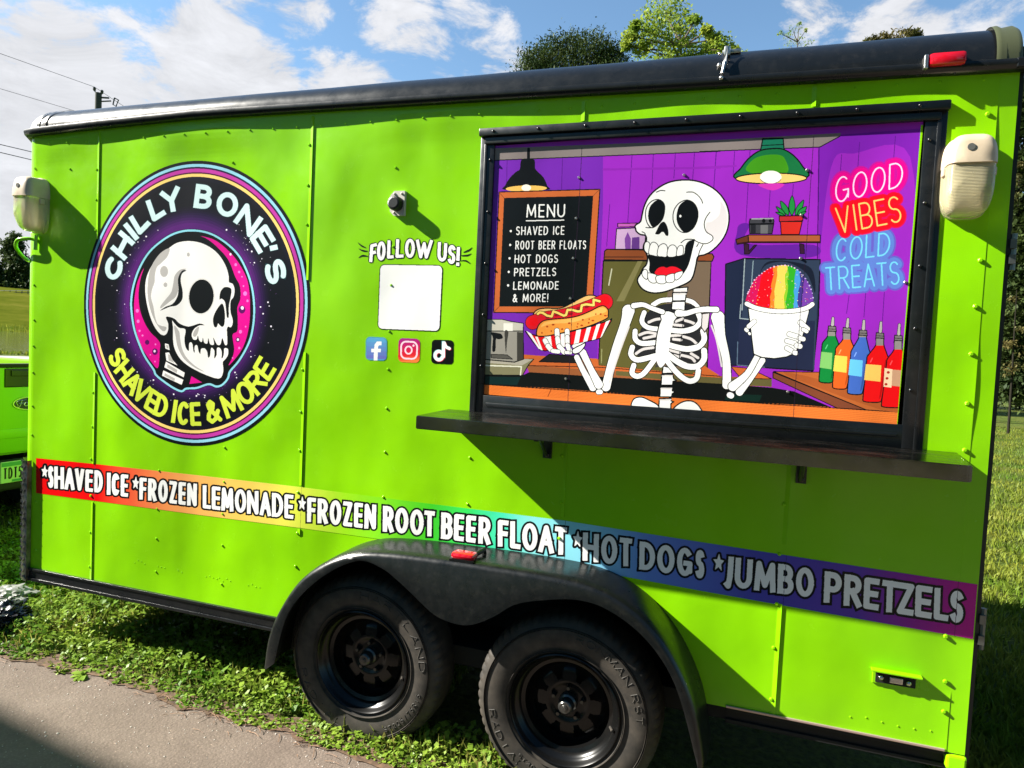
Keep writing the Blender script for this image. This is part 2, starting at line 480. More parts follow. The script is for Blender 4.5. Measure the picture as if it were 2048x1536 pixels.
lk(steel, ramp(steel, tex_noise(steel, 5, 6, .65), [(.3, (.10, .095, .09)), (.7, (.22, .205, .19))]), bsdf(steel).inputs['Base Color'])
alu = mat('worn_aluminium', (.62, .6, .56), .32, 1.0)
lk(alu, bump(alu, tex_noise(alu, 40, 4), .2, .004), bsdf(alu).inputs['Normal'])
chrome = mat('bolt_metal', (.55, .55, .52), .25, 1.0)
rubber = mat('tyre_rubber', (.020, .020, .019), .62, spec=.35)
lk(rubber, ramp(rubber, tex_noise(rubber, 16, 6, .6), [(.3, (.022, .021, .019)), (.7, (.066, .056, .045))]), bsdf(rubber).inputs['Base Color'])
rubber_l = mat('tyre_lettering_rubber', (.042, .038, .032), .6, spec=.4)
rim_m = mat('rim_black_paint', (.004, .004, .004), .26, spec=.3, coat=.05)
under = mat('underside_black', (.006, .006, .006), .8)
red_lens = mat('red_marker_lens', (.55, .006, .02), .12, spec=.6, coat=.5)
amber = mat('beige_housing', (.46, .34, .22), .42)
var_color(amber, (.50, .40, .28), (.60, .49, .35), 14)
lens_m = mat('ribbed_lens', (.80, .72, .46), .12, spec=.55, coat=.3)
lens_m.node_tree.nodes['Principled BSDF'].inputs['Transmission Weight'].default_value = .6
_w = nd(lens_m, 'ShaderNodeTexWave', wave_type='BANDS', bands_direction='Z', wave_profile='SIN'); _w.inputs['Scale'].default_value = 70
lk(lens_m, pos_node(lens_m), _w.inputs['Vector'])
lk(lens_m, bump(lens_m, _w.outputs['Fac'], .35, .003), bsdf(lens_m).inputs['Normal'])
diamond = mat('diamond_plate', (.30, .30, .29), .3, 1.0)
var_color(diamond, (.16, .16, .155), (.36, .36, .35), 20)
rearm = mat('rear_door_trim', (.008, .014, .011), .5)
yellowcap = mat('roof_end_cap', (.075, .085, .04), .5)

# ------------------------------------------------------------------ the food trailer
XL, XR, WID = -3.73, 0.755, 2.10
ZB, ZT = 0.395, 2.69
FX0, FX1, FZ0, FZ1 = -1.108, 0.560, 1.418, 2.585          # window frame, outer edge
trailer = tag(empty('food_trailer', (-1.5, 0.0, 0.0)), 'lime green food trailer with cartoon skeleton mural, black trim and twin wheels on the grass', 'food trailer')
TR = trailer
def reparent(o): 
    o.parent = TR; o.matrix_parent_inverse = Matrix.Translation((1.5, 0, 0)); return o
def part(o): return reparent(o)
SEAMS = [U(196, 500).x, U(618, 540).x, U(1132, 960).x, U(1556, 1330).x, U(1955, 720).x]

def hdisp(x, z):
    """small pillows of the sheet under the roof lip and the buckled edge at the rear seam"""
    k = 0.0
    if z > 2.53:
        f = 0.0
        for a, b in zip([XL]+SEAMS[:4], SEAMS[:4]+[XR]):
            if a <= x <= b: f = math.sin(math.pi*(x-a)/(b-a))**2
        tz = min(1, (z-2.53)/.13); k -= .0075*f*tz*tz*(3-2*tz)*max(0, min(1, (2.70-z)/.03))
    d = SEAMS[4]-x
    if 0 < d < .07 and not (.60 < z < .99):
        k -= (.0012+.0034*max(0, math.sin(z*8.3+.6))**1.5)*(1-d/.07)**2
    return k
ZBOT = lambda x: float(np.interp(x, [-3.78, -3.2, -2.55, -1.03, -.07, .77, 1.1], [2.690, 2.704, 2.716, 2.696, 2.678, 2.664, 2.66]))
WELL = [(-1.945, .26), (-1.925, .40), (-1.868, .535), (-1.775, .67), (-1.655, .765), (-1.52, .826), (-1.36, .852), (-1.04, .863), (-.68, .862), (-.50, .845), (-.36, .79), (-.25, .70), (-.165, .58), (-.108, .45), (-.075, .30)]
def well_top(x):
    if not -1.93 < x < -.09: return 0
    if x < -1.2: return np.interp(x, [p[0] for p in WELL[:8]], [p[1] for p in WELL[:8]])
    return np.interp(x, [p[0] for p in WELL[7:]], [p[1] for p in WELL[7:]])
def wall_grid():
    xs = sorted(set(np.round(np.concatenate([np.linspace(XL+.1, XR, 190), [FX0+.045, FX1-.03, SEAMS[4]-.0005, SEAMS[4]+.0005]+[SEAMS[4]-.008*q for q in range(1, 10)]]), 4)))
    zs = sorted(set(np.round(np.concatenate([np.linspace(ZB, ZT+.05, 100), [FZ0+.06, FZ1-.05]]), 4)))
    V = []; idx = {}
    for j, z in enumerate(zs):
        for i, x in enumerate(xs):
            idx[i, j] = len(V); V.append((x, hdisp(x, z), min(z, ZBOT(x)+.03)))
    F = []
    for j in range(len(zs)-1):
        for i in range(len(xs)-1):
            xm, zm = (xs[i]+xs[i+1])/2, (zs[j]+zs[j+1])/2
            if FX0+.045 < xm < FX1-.03 and FZ0+.06 < zm < FZ1-.05: continue
            if zm < min(well_top(xm-.014), well_top(xm+.014))-.014: continue
            F.append((idx[i, j], idx[i+1, j], idx[i+1, j+1], idx[i, j+1]))
    # rounded front corner
    n0 = len(V); rc = .10; NA = 10
    for z in zs:
        for k in range(NA+1):
            a = math.radians(-90-90*k/NA); V.append((XL+rc+rc*math.cos(a), rc+rc*math.sin(a), z))
    for j in range(len(zs)-1):
        for k in range(NA):
            a = n0+j*(NA+1)+k; F.append((a, a+NA+1, a+NA+2, a+1))
    return V, F
Vw, Fw = wall_grid()
# rivets are part of the sheet
def rivet(V, F, x, z, y=0.0, r=.0065, h=.0045):
    if y > -.004 and math.hypot(x+2.5897, z-1.8372) < .70: return
    if -1.99 < x < -.03 and z < well_top(x)+.03: return
    n = len(V); k = 8
    V += [(x+r*math.cos(2*math.pi*i/k), y, z+r*math.sin(2*math.pi*i/k)) for i in range(k)]
    V += [(x+.55*r*math.cos(2*math.pi*i/k), y-h, z+.55*r*math.sin(2*math.pi*i/k)) for i in range(k)]
    for i in range(k): F.append((n+i, n+k+i, n+k+(i+1) % k, n+(i+1) % k))
    F.append(tuple(n+k+i for i in range(k))[::-1])
in_win = lambda x, z: FX0-.02 < x < FX1+.02 and FZ0-.02 < z < FZ1+.02
for sx in SEAMS[:4]:
    z = .46
    while z < 2.62:
        if not in_win(sx-.02, z): rivet(Vw, Fw, sx-.018+random.uniform(-.003, .003), z, -.0015, r=.0075)
        z += .165+random.uniform(-.02, .03)
for px, py in [(1960, 521), (1950, 613), (1942, 708), (1934, 807), (1929, 900), (1891, 1272), (1890, 1362), (1887, 1422), (1975, 229)]:
    p = U(px, py); rivet(Vw, Fw, p.x, p.z, -.003, r=.0085, h=.0055)
for c0, c1 in ((-2.76, -2.36), (-1.50, -1.10)):
    for cx in (c0, c1):
        z = .5
        while z < 2.6:
            if not in_win(cx, z): rivet(Vw, Fw, cx+random.uniform(-.004, .004), z)
            z += .175+random.uniform(-.03, .04)
for px, py in [(68, 570), (68, 640), (67, 692), (66, 745), (65, 812), (64, 870), (70, 337), (140, 338), (138, 290), (72, 1004), (72, 1100)]:
    p = U(px, py); rivet(Vw, Fw, p.x, p.z)
for k in range(34):
    x = XL+.2+k*(XR-XL-.3)/33
    if hdisp(x, 2.655) < 0: rivet(Vw, Fw, x, 2.648, hdisp(x, 2.648), r=.005, h=.004)
for cx0 in (-2.9, -2.75, -2.62, -2.45, -2.37, -2.2):
    for k in range(random.randint(2, 4)): rivet(Vw, Fw, cx0+k*.022, .545-.02*random.random()-(cx0+2.9)*.02, r=.003, h=.0015)
for k in range(6): rivet(Vw, Fw, .40+.05*k, .46+random.uniform(-.01, .01), r=.0035, h=.002)
part(mesh_obj('side_wall', Vw, Fw, lime))

def strip(xa, za, xb, zb, w=.016, h=.0045):
    return [(xa-w, .0003, za), (xa, -h, za), (xa+.0008, .0003, za), (xb-w, .0003, zb), (xb, -h, zb), (xb+.0008, .0003, zb)], [(0, 1, 4, 3), (1, 2, 5, 4)]
b = MB()
def seam(i, z0, z1):
    b = MB(); b.add(*strip(SEAMS[i], z0, SEAMS[i], z1)); part(b.build('sheet_seam', lime, smooth=True))
zt_b = U(190, 930).z; zb_b = U(188, 1003).z
seam(0, ZB, zb_b-.004); seam(0, zt_b+.006, U(193, 745).z); seam(0, U(198, 478).z, 2.69)
seam(1, .80, U(601, 1058).z); seam(1, U(602, 971).z, U(610, 705).z); seam(1, U(618, 560).z, 2.69)
seam(2, U(1130, 1040).z+.01, 1.40); seam(3, U(1580, 1100).z+.02, 1.37); seam(3, .40, U(1560, 1206).z-.002)
seam(2, FZ1+.01, 2.67); seam(3, FZ1+.01, 2.67)


# closed box behind the side sheet
b = MB()
b.add([(XL, .1, ZB), (XL, WID, ZB), (XL, WID, ZT+.05), (XL, .1, ZT+.05)], [(0, 1, 2, 3)])
b.add([(XL, WID, ZB), (XR, WID, ZB), (XR, WID, ZT+.05), (XL, WID, ZT+.05)], [(0, 1, 2, 3)])
part(b.build('far_walls', lime))
b = MB(); b.box(XL+.05, XR-.03, .03, WID-.03, ZB-.06, ZB+.02); part(b.build('floor_frame', under))
b = MB()
b.cur = 0; b.box(XR-.0005, XR+.016, .012, WID-.012, ZB-.03, ZT+.06)
part(b.build('rear_door', rearm))
b = MB()
for z0, z1 in ((2.03, 2.15), (.76, .90)):
    b = MB(); b.tube([(XR+.026, .02, z0), (XR+.026, .02, z1)], .010, 8); b.box(XR+.012, XR+.03, .0, .06, z0+.02, z0+.05); b.box(XR+.012, XR+.03, .0, .06, z1-.05, z1-.02)
    part(b.build('door_hinge', mat('hinge_metal', (.16, .17, .16), .4, .8)))
b = MB(); b.add([(XL, 0.06, ZT+.04), (XR, 0.06, ZT+.04), (XR, WID, ZT+.04), (XL, WID, ZT+.04)], [(0, 1, 2, 3)])
prof = []
for k in range(13):
    a = math.radians(180-90*k/12); prof.append((-.005+.15+.15*math.cos(a)-.012, 2.748+.100*math.sin(a)))
b2 = MB()
xs = np.linspace(XL+.14, XR-.045, 40)
V = []; F = []
for x in xs:
    for (y, z) in prof: zb = ZBOT(x)+.036; V.append((x, y+.002*math.sin(x*9), zb+(2.848-zb)*(z-2.748)/.100))
n = len(prof)
for i in range(len(xs)-1):
    for k in range(n-1): F.append((i*n+k, i*n+k+1, (i+1)*n+k+1, (i+1)*n+k))
b.add([(XL+.14, prof[-1][0], prof[-1][1]-.006), (XR-.04, prof[-1][0], prof[-1][1]-.006), (XR-.04, WID, prof[-1][1]-.01), (XL+.14, WID, prof[-1][1]-.01)], [(0, 1, 2, 3)])
part(b.build('roof', mat('roof_sheet', (.5, .5, .5), .5)))
b2.add(V, F)
rail = part(b2.build('roof_rail', black_paint, smooth=True))
b = MB()                                                   # drip lip below the cove
LZ = lambda x: ZBOT(x)+.030
xs = np.linspace(XL-.04, XR+.15, 60); V = []; F = []
lp = [(-.004, -.032), (-.020, -.032), (-.032, -.024), (-.037, -.010), (-.034, .002), (-.014, .012), (.02, .014)]
for x in xs:
    inset = .10*max(0, 1-(x-(XL-.04))/.12)**2
    for (y, z) in lp: V.append((x, y+inset, LZ(x)+z))
n = len(lp)
for i in range(len(xs)-1):
    for k in range(n-1): F.append((i*n+k, i*n+k+1, (i+1)*n+k+1, (i+1)*n+k))
b.add(V, F); b.add([V[i] for i in range(n)], [tuple(range(n))]); b.add([V[-n+i] for i in range(n)], [tuple(range(n))])
for k in range(40):
    x = XL+.3+k*.108; 
    if x < XR-.1: b.ball((x, -.022, LZ(x)-.030), .004)
part(b.build('drip_edge', black_paint, smooth=True))
# front end of the rail: pale rounded cap with two black straps
cap_m = mat('front_cap_paint', (.62, .64, .60), .3)
b = MB(); V = []; F = []; NS = 8
for i in range(NS+1):
    t = i/NS; x = XL+.14-.145*math.sin(t*math.pi/2); s = math.cos(t*math.pi/2)
    for (y, z) in prof: V.append((x, .14+(y-.14)*(.35+.65*s), 2.732+(z-2.748)/.1*.116*(.25+.75*s)))
n = len(prof)
for i in range(NS):
    for k in range(n-1): F.append((i*n+k, i*n+k+1, (i+1)*n+k+1, (i+1)*n+k))
b.add(V, F); part(b.build('rail_end_cap', cap_m, smooth=True))
def bandy(x, w, off, m, nm):
    b = MB(); V = []; F = []
    for xx in (x-w/2, x+w/2):
        for k, (y, z) in enumerate(prof):
            a = math.radians(180-90*k/12); V.append((xx+.05*(k/12)**1.6, y+off*math.cos(a), 2.736+(z-2.748)/.1*.112+off*math.sin(a)))
    for k in range(n-1): F.append((k, k+1, n+k+1, n+k))
    b.add(V, F); part(b.build(nm, m, smooth=True))
bandy(XL+.135, .016, .004, black_paint, 'rail_strap'); bandy(XL+.180, .022, .005, black_paint, 'rail_strap')
b = MB(); V = []; F = []
for i, (xx, s) in enumerate(((XR-.075, .010), (XR-.06, .012), (XR-.045, .004), (XR-.015, .008), (XR+.0, .0), (XR+.006, -.03))):
    for k, (y, z) in enumerate(prof):
        a = math.radians(180-90*k/12); V.append((xx, y+s*math.cos(a), 2.70+(z-2.748)/.1*.148+s*math.sin(a)))
for i in range(5):
    for k in range(n-1): F.append((i*n+k, i*n+k+1, (i+1)*n+k+1, (i+1)*n+k))
b.add(V, F); part(b.build('rear_rail_cap', yellowcap, smooth=True))
b = MB(); b.box(XR-.02, XR+.35, -.036, .0, 2.668, 2.700, .004)
part(b.build('awning_arm', black_paint)); b = MB(); b.box(XR+.02, XR+.3, .08, .12, 2.76, 2.775)
part(b.build('awning_arm', black_paint))
# rail fittings
p = U(1900, 120, -.03)
b = MB(); b.box(p.x-.085, p.x+.055, -.045, .02, 2.752, 2.775, .004)
mk = MB(); mk.box(p.x-.064, p.x+.044, -.058, -.005, p.z-.022, p.z+.020, .012)
lamp = part(mk.build('roof_marker_light', red_lens, smooth=True))
mb = MB(); mb.box(p.x-.078, p.x-.066, -.054, .0, p.z-.030, p.z+.016, .003)
o = mb.build('lens_clip', alu); o.parent = lamp
p = U(1444, 140, -.02)
b = MB(); b.box(p.x+.002, p.x+.024, .0, .08, 2.80, 2.835, .004); b.box(p.x-.005, p.x+.06, .03, .12, 2.818, 2.834, .003)
b.tube([(p.x+.020, -.006, 2.825), (p.x+.008, -.026, 2.765), (p.x+.002, -.034, 2.722)], [.005, .007, .006], 8)
b.ball((p.x, -.036, 2.706), .008); b.ball((p.x-.010, -.02, 2.757), .009); b.ball((p.x-.012, -.016, 2.80), .006)
part(b.build('rail_clamp', alu, smooth=True))

# ------------------------------------------------------------------ service window frame with hood, and its mural
b = MB(); FY = -.005
def frame_bar(x0, x1, z0, z1, y0=FY, y1=.05): b.box(x0, x1, y0, y1, z0, z1, .003)
MX0, MX1 = -1.035, .478
frame_bar(FX0, MX0-.012, FZ0, FZ1-.03); frame_bar(MX1+.016, FX1, FZ0, FZ1-.03)
frame_bar(MX0-.014, MX1+.018, FZ0, 1.500); frame_bar(MX0-.014, MX1+.018, 2.525, FZ1-.03)
b.box(FX0-.004, FX1+.004, -.024, .05, FZ1-.032, FZ1, .005)                    # hood
b.box(FX0+.02, FX1-.02, -.014, .05, FZ1-.062, FZ1-.034, .004)
b.box(FX0+.018, FX0+.030, FY-.004, .0, FZ0, FZ1-.06, .002); b.box(FX1-.030, FX1-.016, FY-.004, .0, FZ0, FZ1-.06, .002)
b.box(MX0, MX1, FY-.004, .0, 1.455, 1.470, .002)
for k in range(9): b.ball((FX0+.06+k*.19, -.025, FZ1-.016), .006)
for zz in (1.62, 1.83, 2.04, 2.25, 2.46):
    b.ball((FX0+.045, FY-.002, zz), .006); b.ball((FX1-.05, FY-.002, zz), .006)
part(b.build('window_frame', black_paint, smooth=True))

MY = .002
A_ = T(940, 240, 4.042); B_ = T(1400, 240, 4.042); C_ = T(940, 560, 4.042); D_ = T(1400, 560, 4.042)
K1 = T(1230, 340, 5.908); K2 = T(1030, 570, 6.678); K3 = T(1230, 570, 5.908)
c = Canvas(955, 225, 1870, 870)
MP = [(988, 292), (1848, 232), (1794, 858), (965, 788)]
mm = c.pmask(MP); c.clip = np.zeros((c.h, c.w), bool); c.clip[mm[2]:mm[3], mm[0]:mm[1]] = mm[4]
PUR1, PUR2, PURL = C(112, 38, 168), C(150, 40, 186), C(84, 22, 130)
WOOD, WOODD, ORG = C(196, 98, 46), C(122, 66, 40), C(232, 122, 52)
c.fill(MP, PUR2, sm=False)
c.fill([(960, 290)]+A_((1075, 290), (1075, 700), (1040, 1536))+C_((1030, 640))+[(955, 730)], PUR1, sm=False)
c.fill(B_((965, 218), (1130, 120), (1900, 60), (1720, 1200), (1560, 1480), (960, 1120)), C(120, 32, 170), sm=False)
c.fill(B_((1060, 380), (1250, 270), (1700, 300), (1660, 1500), (1000, 1480), (960, 1250)), PUR2, sm=True)
for q in (A_((300, 325), (295, 570)), A_((748, 310), (740, 560)), A_((1310, 285), (1275, 830)), A_((1482, 280), (1470, 560)), A_((1660, 270), (1648, 470)),
          A_((1815, 265), (1800, 480)), A_((1990, 255), (1970, 560)), B_((132, 262), (112, 540)), B_((280, 255), (268, 440)), B_((405, 240), (370, 860)),
          B_((570, 520), (555, 780)), B_((755, 520), (745, 640)), B_((1145, 280), (1135, 420)), B_((1290, 180), (1275, 400)), B_((1580, 130), (1565, 320)),
          D_((1210, 90), (1185, 270)), D_((1340, 95), (1325, 300)), D_((1490, 100), (1475, 330)), A_((1130, 680), (1105, 1020))):
    c.stroke(q, .7, PURL)
c.stroke(A_((1080, 400), (2021, 385)), 2.2, C(138, 36, 172)); c.stroke(B_((0, 385), (290, 372)), 2.0, C(138, 36, 172))
c.fill(B_((300, 900), (330, 840), (400, 850), (390, 1000), (920, 1010), (900, 1110), (330, 1090)), C(96, 30, 150))
GRY = C(128, 118, 116)
c.fill(A_((190, 230), (2021, 160))+B_((1140, 105), (1128, 134), (968, 220), (0, 255))+A_((195, 326)), GRY, sm=False)
c.stroke(A_((195, 326), (2021, 253)), 1.0, K); c.stroke(B_((0, 255), (968, 219), (1130, 132)), 1.0, K)
c.stroke(B_((962, 225), (950, 1120)), 1.2, C(70, 20, 110))
# black pendant lamp
c.stroke(A_((474, 235), (472, 330)), 2.9, K)
c.fill(A_((410, 335), (432, 318), (512, 318), (525, 340), (526, 388), (545, 415), (595, 465), (626, 535), (625, 565), (285, 565), (284, 530), (320, 470), (370, 420), (402, 398)), K, n=3)
c.fill(ell(A_((455, 554))[0], 41, 6.2, -.02), C(232, 184, 92)); c.fill(ell(A_((455, 548))[0], 9.5, 6.5), C(252, 244, 224))
# menu board
c.fill(A_((235, 582), (1050, 560))+C_((992, 180), (1000, 268), (190, 262)), C(192, 98, 48), sm=False, line=1.1, lm=K)
c.fill(A_((275, 630), (996, 612))+C_((942, 130), (940, 215), (236, 215)), C(13, 17, 19), sm=False)
for q in (A_((235, 582), (275, 630)), A_((1048, 562), (996, 612)), C_((190, 262), (236, 215))): c.stroke(q, .6, WOODD)
CH = C(236, 236, 232)
def mtext(t, l, r, yt, yb, hw=1.0, F=A_, dy=-3, gap=.28):
    for st in text_strokes(t, F((l, yt), (r, yt+dy), (r-3, yb+dy), (l-3, yb)), hw, gap): c.stroke(st, hw, CH)
mtext('MENU', 458, 770, 682, 789, 1.35); c.stroke(A_((455, 815), (758, 809)), 1.0, CH)
for t, l, r, yt, yb in (('SHAVED ICE', 374, 765, 860, 931), ('ROOT BEER FLOATS', 369, 940, 976, 1047), ('HOT DOGS', 362, 713, 1089, 1158),
                        ('PRETZELS', 358, 698, 1196, 1264), ('LEMONADE', 351, 718, 1306, 1373), ('& MORE!', 345, 634, 1406, 1474)):
    mtext(t, l, r, yt, yb)
for q in ((330, 898), (325, 1010), (320, 1118), (313, 1228), (308, 1337)): c.fill(ell(A_(q)[0], 2.1, 2.3), CH)
# cabinet, jar
OLV = C(92, 88, 44)
c.fill(A_((1078, 1138), (1948, 1142))+[(1414, 752)]+C_((1038, 692)), OLV, sm=False, line=1.2, lm=K)
c.fill(A_((1640, 1142), (1946, 1142))+[(1411, 742)]+C_((1500, 700)), C(112, 94, 76), sm=False)
c.fill(A_((1355, 1142), (1395, 1142), (1245, 1466), (1183, 1466)), C(124, 118, 74), sm=False)
c.stroke(A_((1146, 1205), (1122, 1335)), 1.2, C(190, 190, 160)); c.stroke(C_((1065, 560), (1062, 670)), .9, C(150, 150, 100))
c.fill(A_((1083, 1130), (1088, 1060), (1106, 1045), (1400, 1050), (1958, 1082), (1972, 1106), (1958, 1142)), C(134, 70, 38), sm=False, line=1.1, lm=K)
c.stroke(A_((1085, 1108), (1400, 1108)), 1.0, C(70, 36, 26))
c.fill(A_((1185, 880), (1345, 872), (1420, 930), (1410, 1045), (1173, 1045)), C(196, 162, 198), sm=False, line=1.0, lm=K)
c.fill(A_((1250, 960), (1275, 905), (1300, 960), (1300, 1040), (1255, 1040)), C(120, 66, 150), sm=False); c.fill(A_((1310, 950), (1370, 945), (1370, 1040), (1305, 1040)), C(98, 56, 132), sm=False)
c.fill(A_((1195, 836), (1350, 833), (1350, 862), (1195, 866)), C(186, 90, 176), sm=False, line=.9, lm=K)
# worktop behind, coffee machine
c.fill(C_((425, 600), (560, 612), (1040, 640), (1042, 700), (2021, 775))+D_((30, 690), (160, 775), (580, 800), (580, 865), (0, 835))+C_((480, 760)), C(150, 88, 50), sm=False)
c.fill(C_((425, 604), (1030, 636), (1040, 690), (2021, 780), (2010, 800), (470, 690)), WOOD, sm=False)
c.fill(D_((30, 690), (160, 772), (-80, 772)), WOOD, sm=False); c.fill(D_((250, 700), (400, 715), (580, 800), (330, 795)), WOOD, sm=False, line=.8, lm=K)
c.fill(C_((1180, 735), (2021, 790))+D_((580, 805), (580, 862), (0, 832))+C_((1180, 770)), C(98, 90, 52), sm=False)
c.stroke(C_((470, 692), (1040, 705), (2021, 778)), .8, K)
c.fill(C_((560, 660), (640, 600), (940, 620), (860, 670)), C(30, 28, 30), sm=False, line=1.0, lm=K)
c.fill(C_((100, 770), (420, 772), (480, 745), (860, 770), (2021, 838))+D_((580, 870), (760, 900), (1100, 1045), (0, 975))+C_((2021, 980), (100, 850)), C(14, 17, 18), sm=False)
c.fill(C_((100, 780), (410, 785), (380, 850), (100, 840)), C(14, 40, 40), sm=False); c.fill(D_((220, 920), (500, 930), (480, 985), (200, 970)), C(14, 38, 32), sm=False)
c.fill(C_((100, 640), (515, 640), (470, 690), (425, 770), (100, 768)), C(128, 124, 92), sm=False, line=1.0, lm=K)
c.fill(C_((100, 636), (512, 640), (420, 690), (100, 668)), C(170, 164, 148), sm=False); c.stroke(C_((100, 690), (415, 700), (408, 766)), 1.3, C(222, 220, 200))
c.fill(C_((100, 330), (430, 350), (432, 640), (360, 664), (100, 640)), C(146, 142, 132), sm=False, line=1.1, lm=K)
c.fill(C_((100, 318), (260, 318), (330, 335), (432, 350), (430, 412), (100, 412)), C(190, 186, 172), sm=False, line=.9, lm=K)
c.fill(C_((270, 350), (345, 350), (345, 412), (270, 412)), C(226, 224, 212), sm=False)
c.fill(C_((380, 420), (430, 425), (428, 640), (380, 655)), C(60, 58, 54), sm=False)
c.fill(C_((170, 425), (230, 430), (255, 440), (265, 470), (230, 480), (210, 480), (205, 570), (180, 570), (185, 470)), K, sm=True)
c.fill(C_((280, 420), (310, 420), (300, 500), (290, 590)), C(60, 58, 54)); c.fill(C_((170, 600), (300, 605), (345, 640), (170, 630)), C(84, 82, 76), sm=False, line=.7, lm=K)
# bar front plank
c.fill(C_((90, 842), (700, 878), (2021, 976))+D_((800, 1010), (1600, 1068), (1590, 1180), (0, 1062))+C_((90, 925)), ORG, sm=False)
for k in range(6): c.stroke(C_((110, 858+k*11), (700, 893+k*11), (2021, 990+k*12))+D_((800, 1025+k*13), (1590, 1082+k*15)), .45, C(206, 100, 40))
c.stroke(C_((90, 842), (2021, 976))+D_((1600, 1068)), .9, K); c.stroke(C_((660, 876), (630, 940)), .7, C(120, 50, 24))
# right-hand wooden counter
c.fill(D_((590, 745), (1345, 1050), (1110, 1036), (590, 792)), C(124, 66, 44), sm=False, line=.9, lm=K)
c.fill(D_((595, 740), (960, 745), (1700, 760), (1690, 1075), (1345, 1050)), C(184, 98, 48), sm=False, line=.9, lm=K)
c.fill(D_((700, 770), (950, 800), (1600, 1030), (1450, 1045)), C(168, 86, 42))
# refrigerator
c.fill(B_((208, 1165), (360, 1118), (972, 1128))+D_((958, 300), (915, 735), (600, 715), (300, 690), (195, 690)), C(30, 38, 62), sm=False, line=1.2, lm=K)
c.fill(B_((372, 1128), (968, 1134))+D_((945, 260), (925, 725), (310, 686)), C(46, 58, 80), sm=False)
c.fill(D_((320, 315), (930, 330), (912, 728), (302, 686)), C(34, 40, 66), sm=False)
c.stroke(B_((430, 1140), (405, 1480)), 1.0, C(130, 150, 160)); c.stroke(B_((362, 1125), (340, 1536)), 1.1, C(150, 165, 170)); c.stroke(D_((330, 200), (322, 310), (390, 318)), 1.0, C(150, 165, 170))
c.stroke(D_((305, 500), (300, 688), (520, 705)), .9, C(90, 110, 130))
c.fill(B_((480, 1250), (540, 1170), (700, 1150), (860, 1240), (930, 1400), (900, 1200), (700, 1140), (540, 1150)), C(24, 30, 46))
# shelf, plant, speaker
c.fill(B_((355, 1000), (395, 1005), (395, 1060), (440, 1010), (460, 1010), (395, 1085), (360, 1085)), C(54, 26, 50), sm=False, line=.8, lm=K)
c.fill(B_((805, 1000), (840, 1005), (845, 1080), (810, 1080)), C(54, 26, 50), sm=False, line=.8, lm=K)
c.fill(B_((290, 966), (392, 930), (395, 985), (300, 1006)), C(96, 48, 32), sm=False, line=1.0, lm=K)
c.fill(B_((390, 930), (972, 930), (972, 985), (392, 985)), C(164, 86, 52), sm=False, line=1.1, lm=K); c.stroke(B_((310, 1000), (400, 988), (970, 990)), 1.8, C(44, 20, 24))
GRN = C(34, 138, 62)
for tip, base, w in (((745, 612), (742, 770), 24), ((652, 655), (715, 768), 22), ((838, 648), (772, 768), 20), ((615, 700), (690, 770), 14), ((862, 700), (790, 770), 20), ((612, 745), (680, 772), 9), ((858, 740), (800, 772), 10)):
    tip = np.array(B_(tip)[0]); base = np.array(B_(base)[0]); dv = base-tip; nrm = np.array([-dv[1], dv[0]])/np.linalg.norm(dv)*w/4.042
    c.fill([tip, tip+dv*.35+nrm*.9, tip+dv*.7+nrm, base, tip+dv*.7-nrm, tip+dv*.35-nrm*.9], GRN, line=.8, lm=K)
c.fill(B_((650, 820), (826, 820), (802, 926), (657, 926)), C(206, 42, 34), sm=False, line=1.0, lm=K)
c.fill(B_((640, 776), (836, 774), (830, 815), (642, 822)), C(186, 40, 48), sm=False, line=1.0, lm=K)
c.fill(B_((398, 826), (404, 800), (590, 792), (598, 815), (596, 840), (582, 920), (402, 920)), C(62, 62, 68), sm=False, line=1.0, lm=K)
c.fill(B_((410, 850), (450, 845), (450, 918), (410, 918)), C(34, 34, 40), sm=False); c.fill(B_((490, 850), (550, 848), (548, 918), (490, 918)), C(104, 104, 106), sm=False)
c.stroke(B_((400, 842), (594, 838)), 1.6, K); c.stroke(B_((420, 800), (590, 796)), 1.3, C(150, 150, 156)); c.fill(ell(B_((515, 815))[0], 3.5, 4), K); c.fill(ell(B_((568, 815))[0], 3, 3.6), K)
# green pendant lamp
c.fill(B_((508, 150), (672, 148), (680, 240), (490, 245)), C(24, 112, 84), sm=False, line=1.2, lm=K)
c.fill(B_((284, 470), (330, 390), (395, 310), (480, 250), (575, 232), (670, 236), (760, 290), (830, 375), (868, 460), (575, 500)), C(24, 110, 62), line=1.4, lm=K)
c.fill(B_((370, 400), (430, 320), (520, 285), (640, 282), (690, 320), (710, 420), (580, 440), (460, 440)), C(64, 146, 26))
c.stroke(B_((500, 206), (675, 198)), .9, K)
c.fill(ell(B_((576, 472))[0], 71, 10.5, -.01), C(246, 200, 116), line=1.2, lm=K)
P = ell(B_((572, 462))[0], 21.5, 13); c.fill(P, C(255, 250, 236)); c.stroke(P[2:17], .6, K)
c.fill(B_((470, 520), (680, 516), (590, 570)), C(206, 52, 178))
c.fill(ell(B_((576, 472))[0], 71, 10.5, -.01)[18:], C(246, 200, 116), sm=False) if False else None
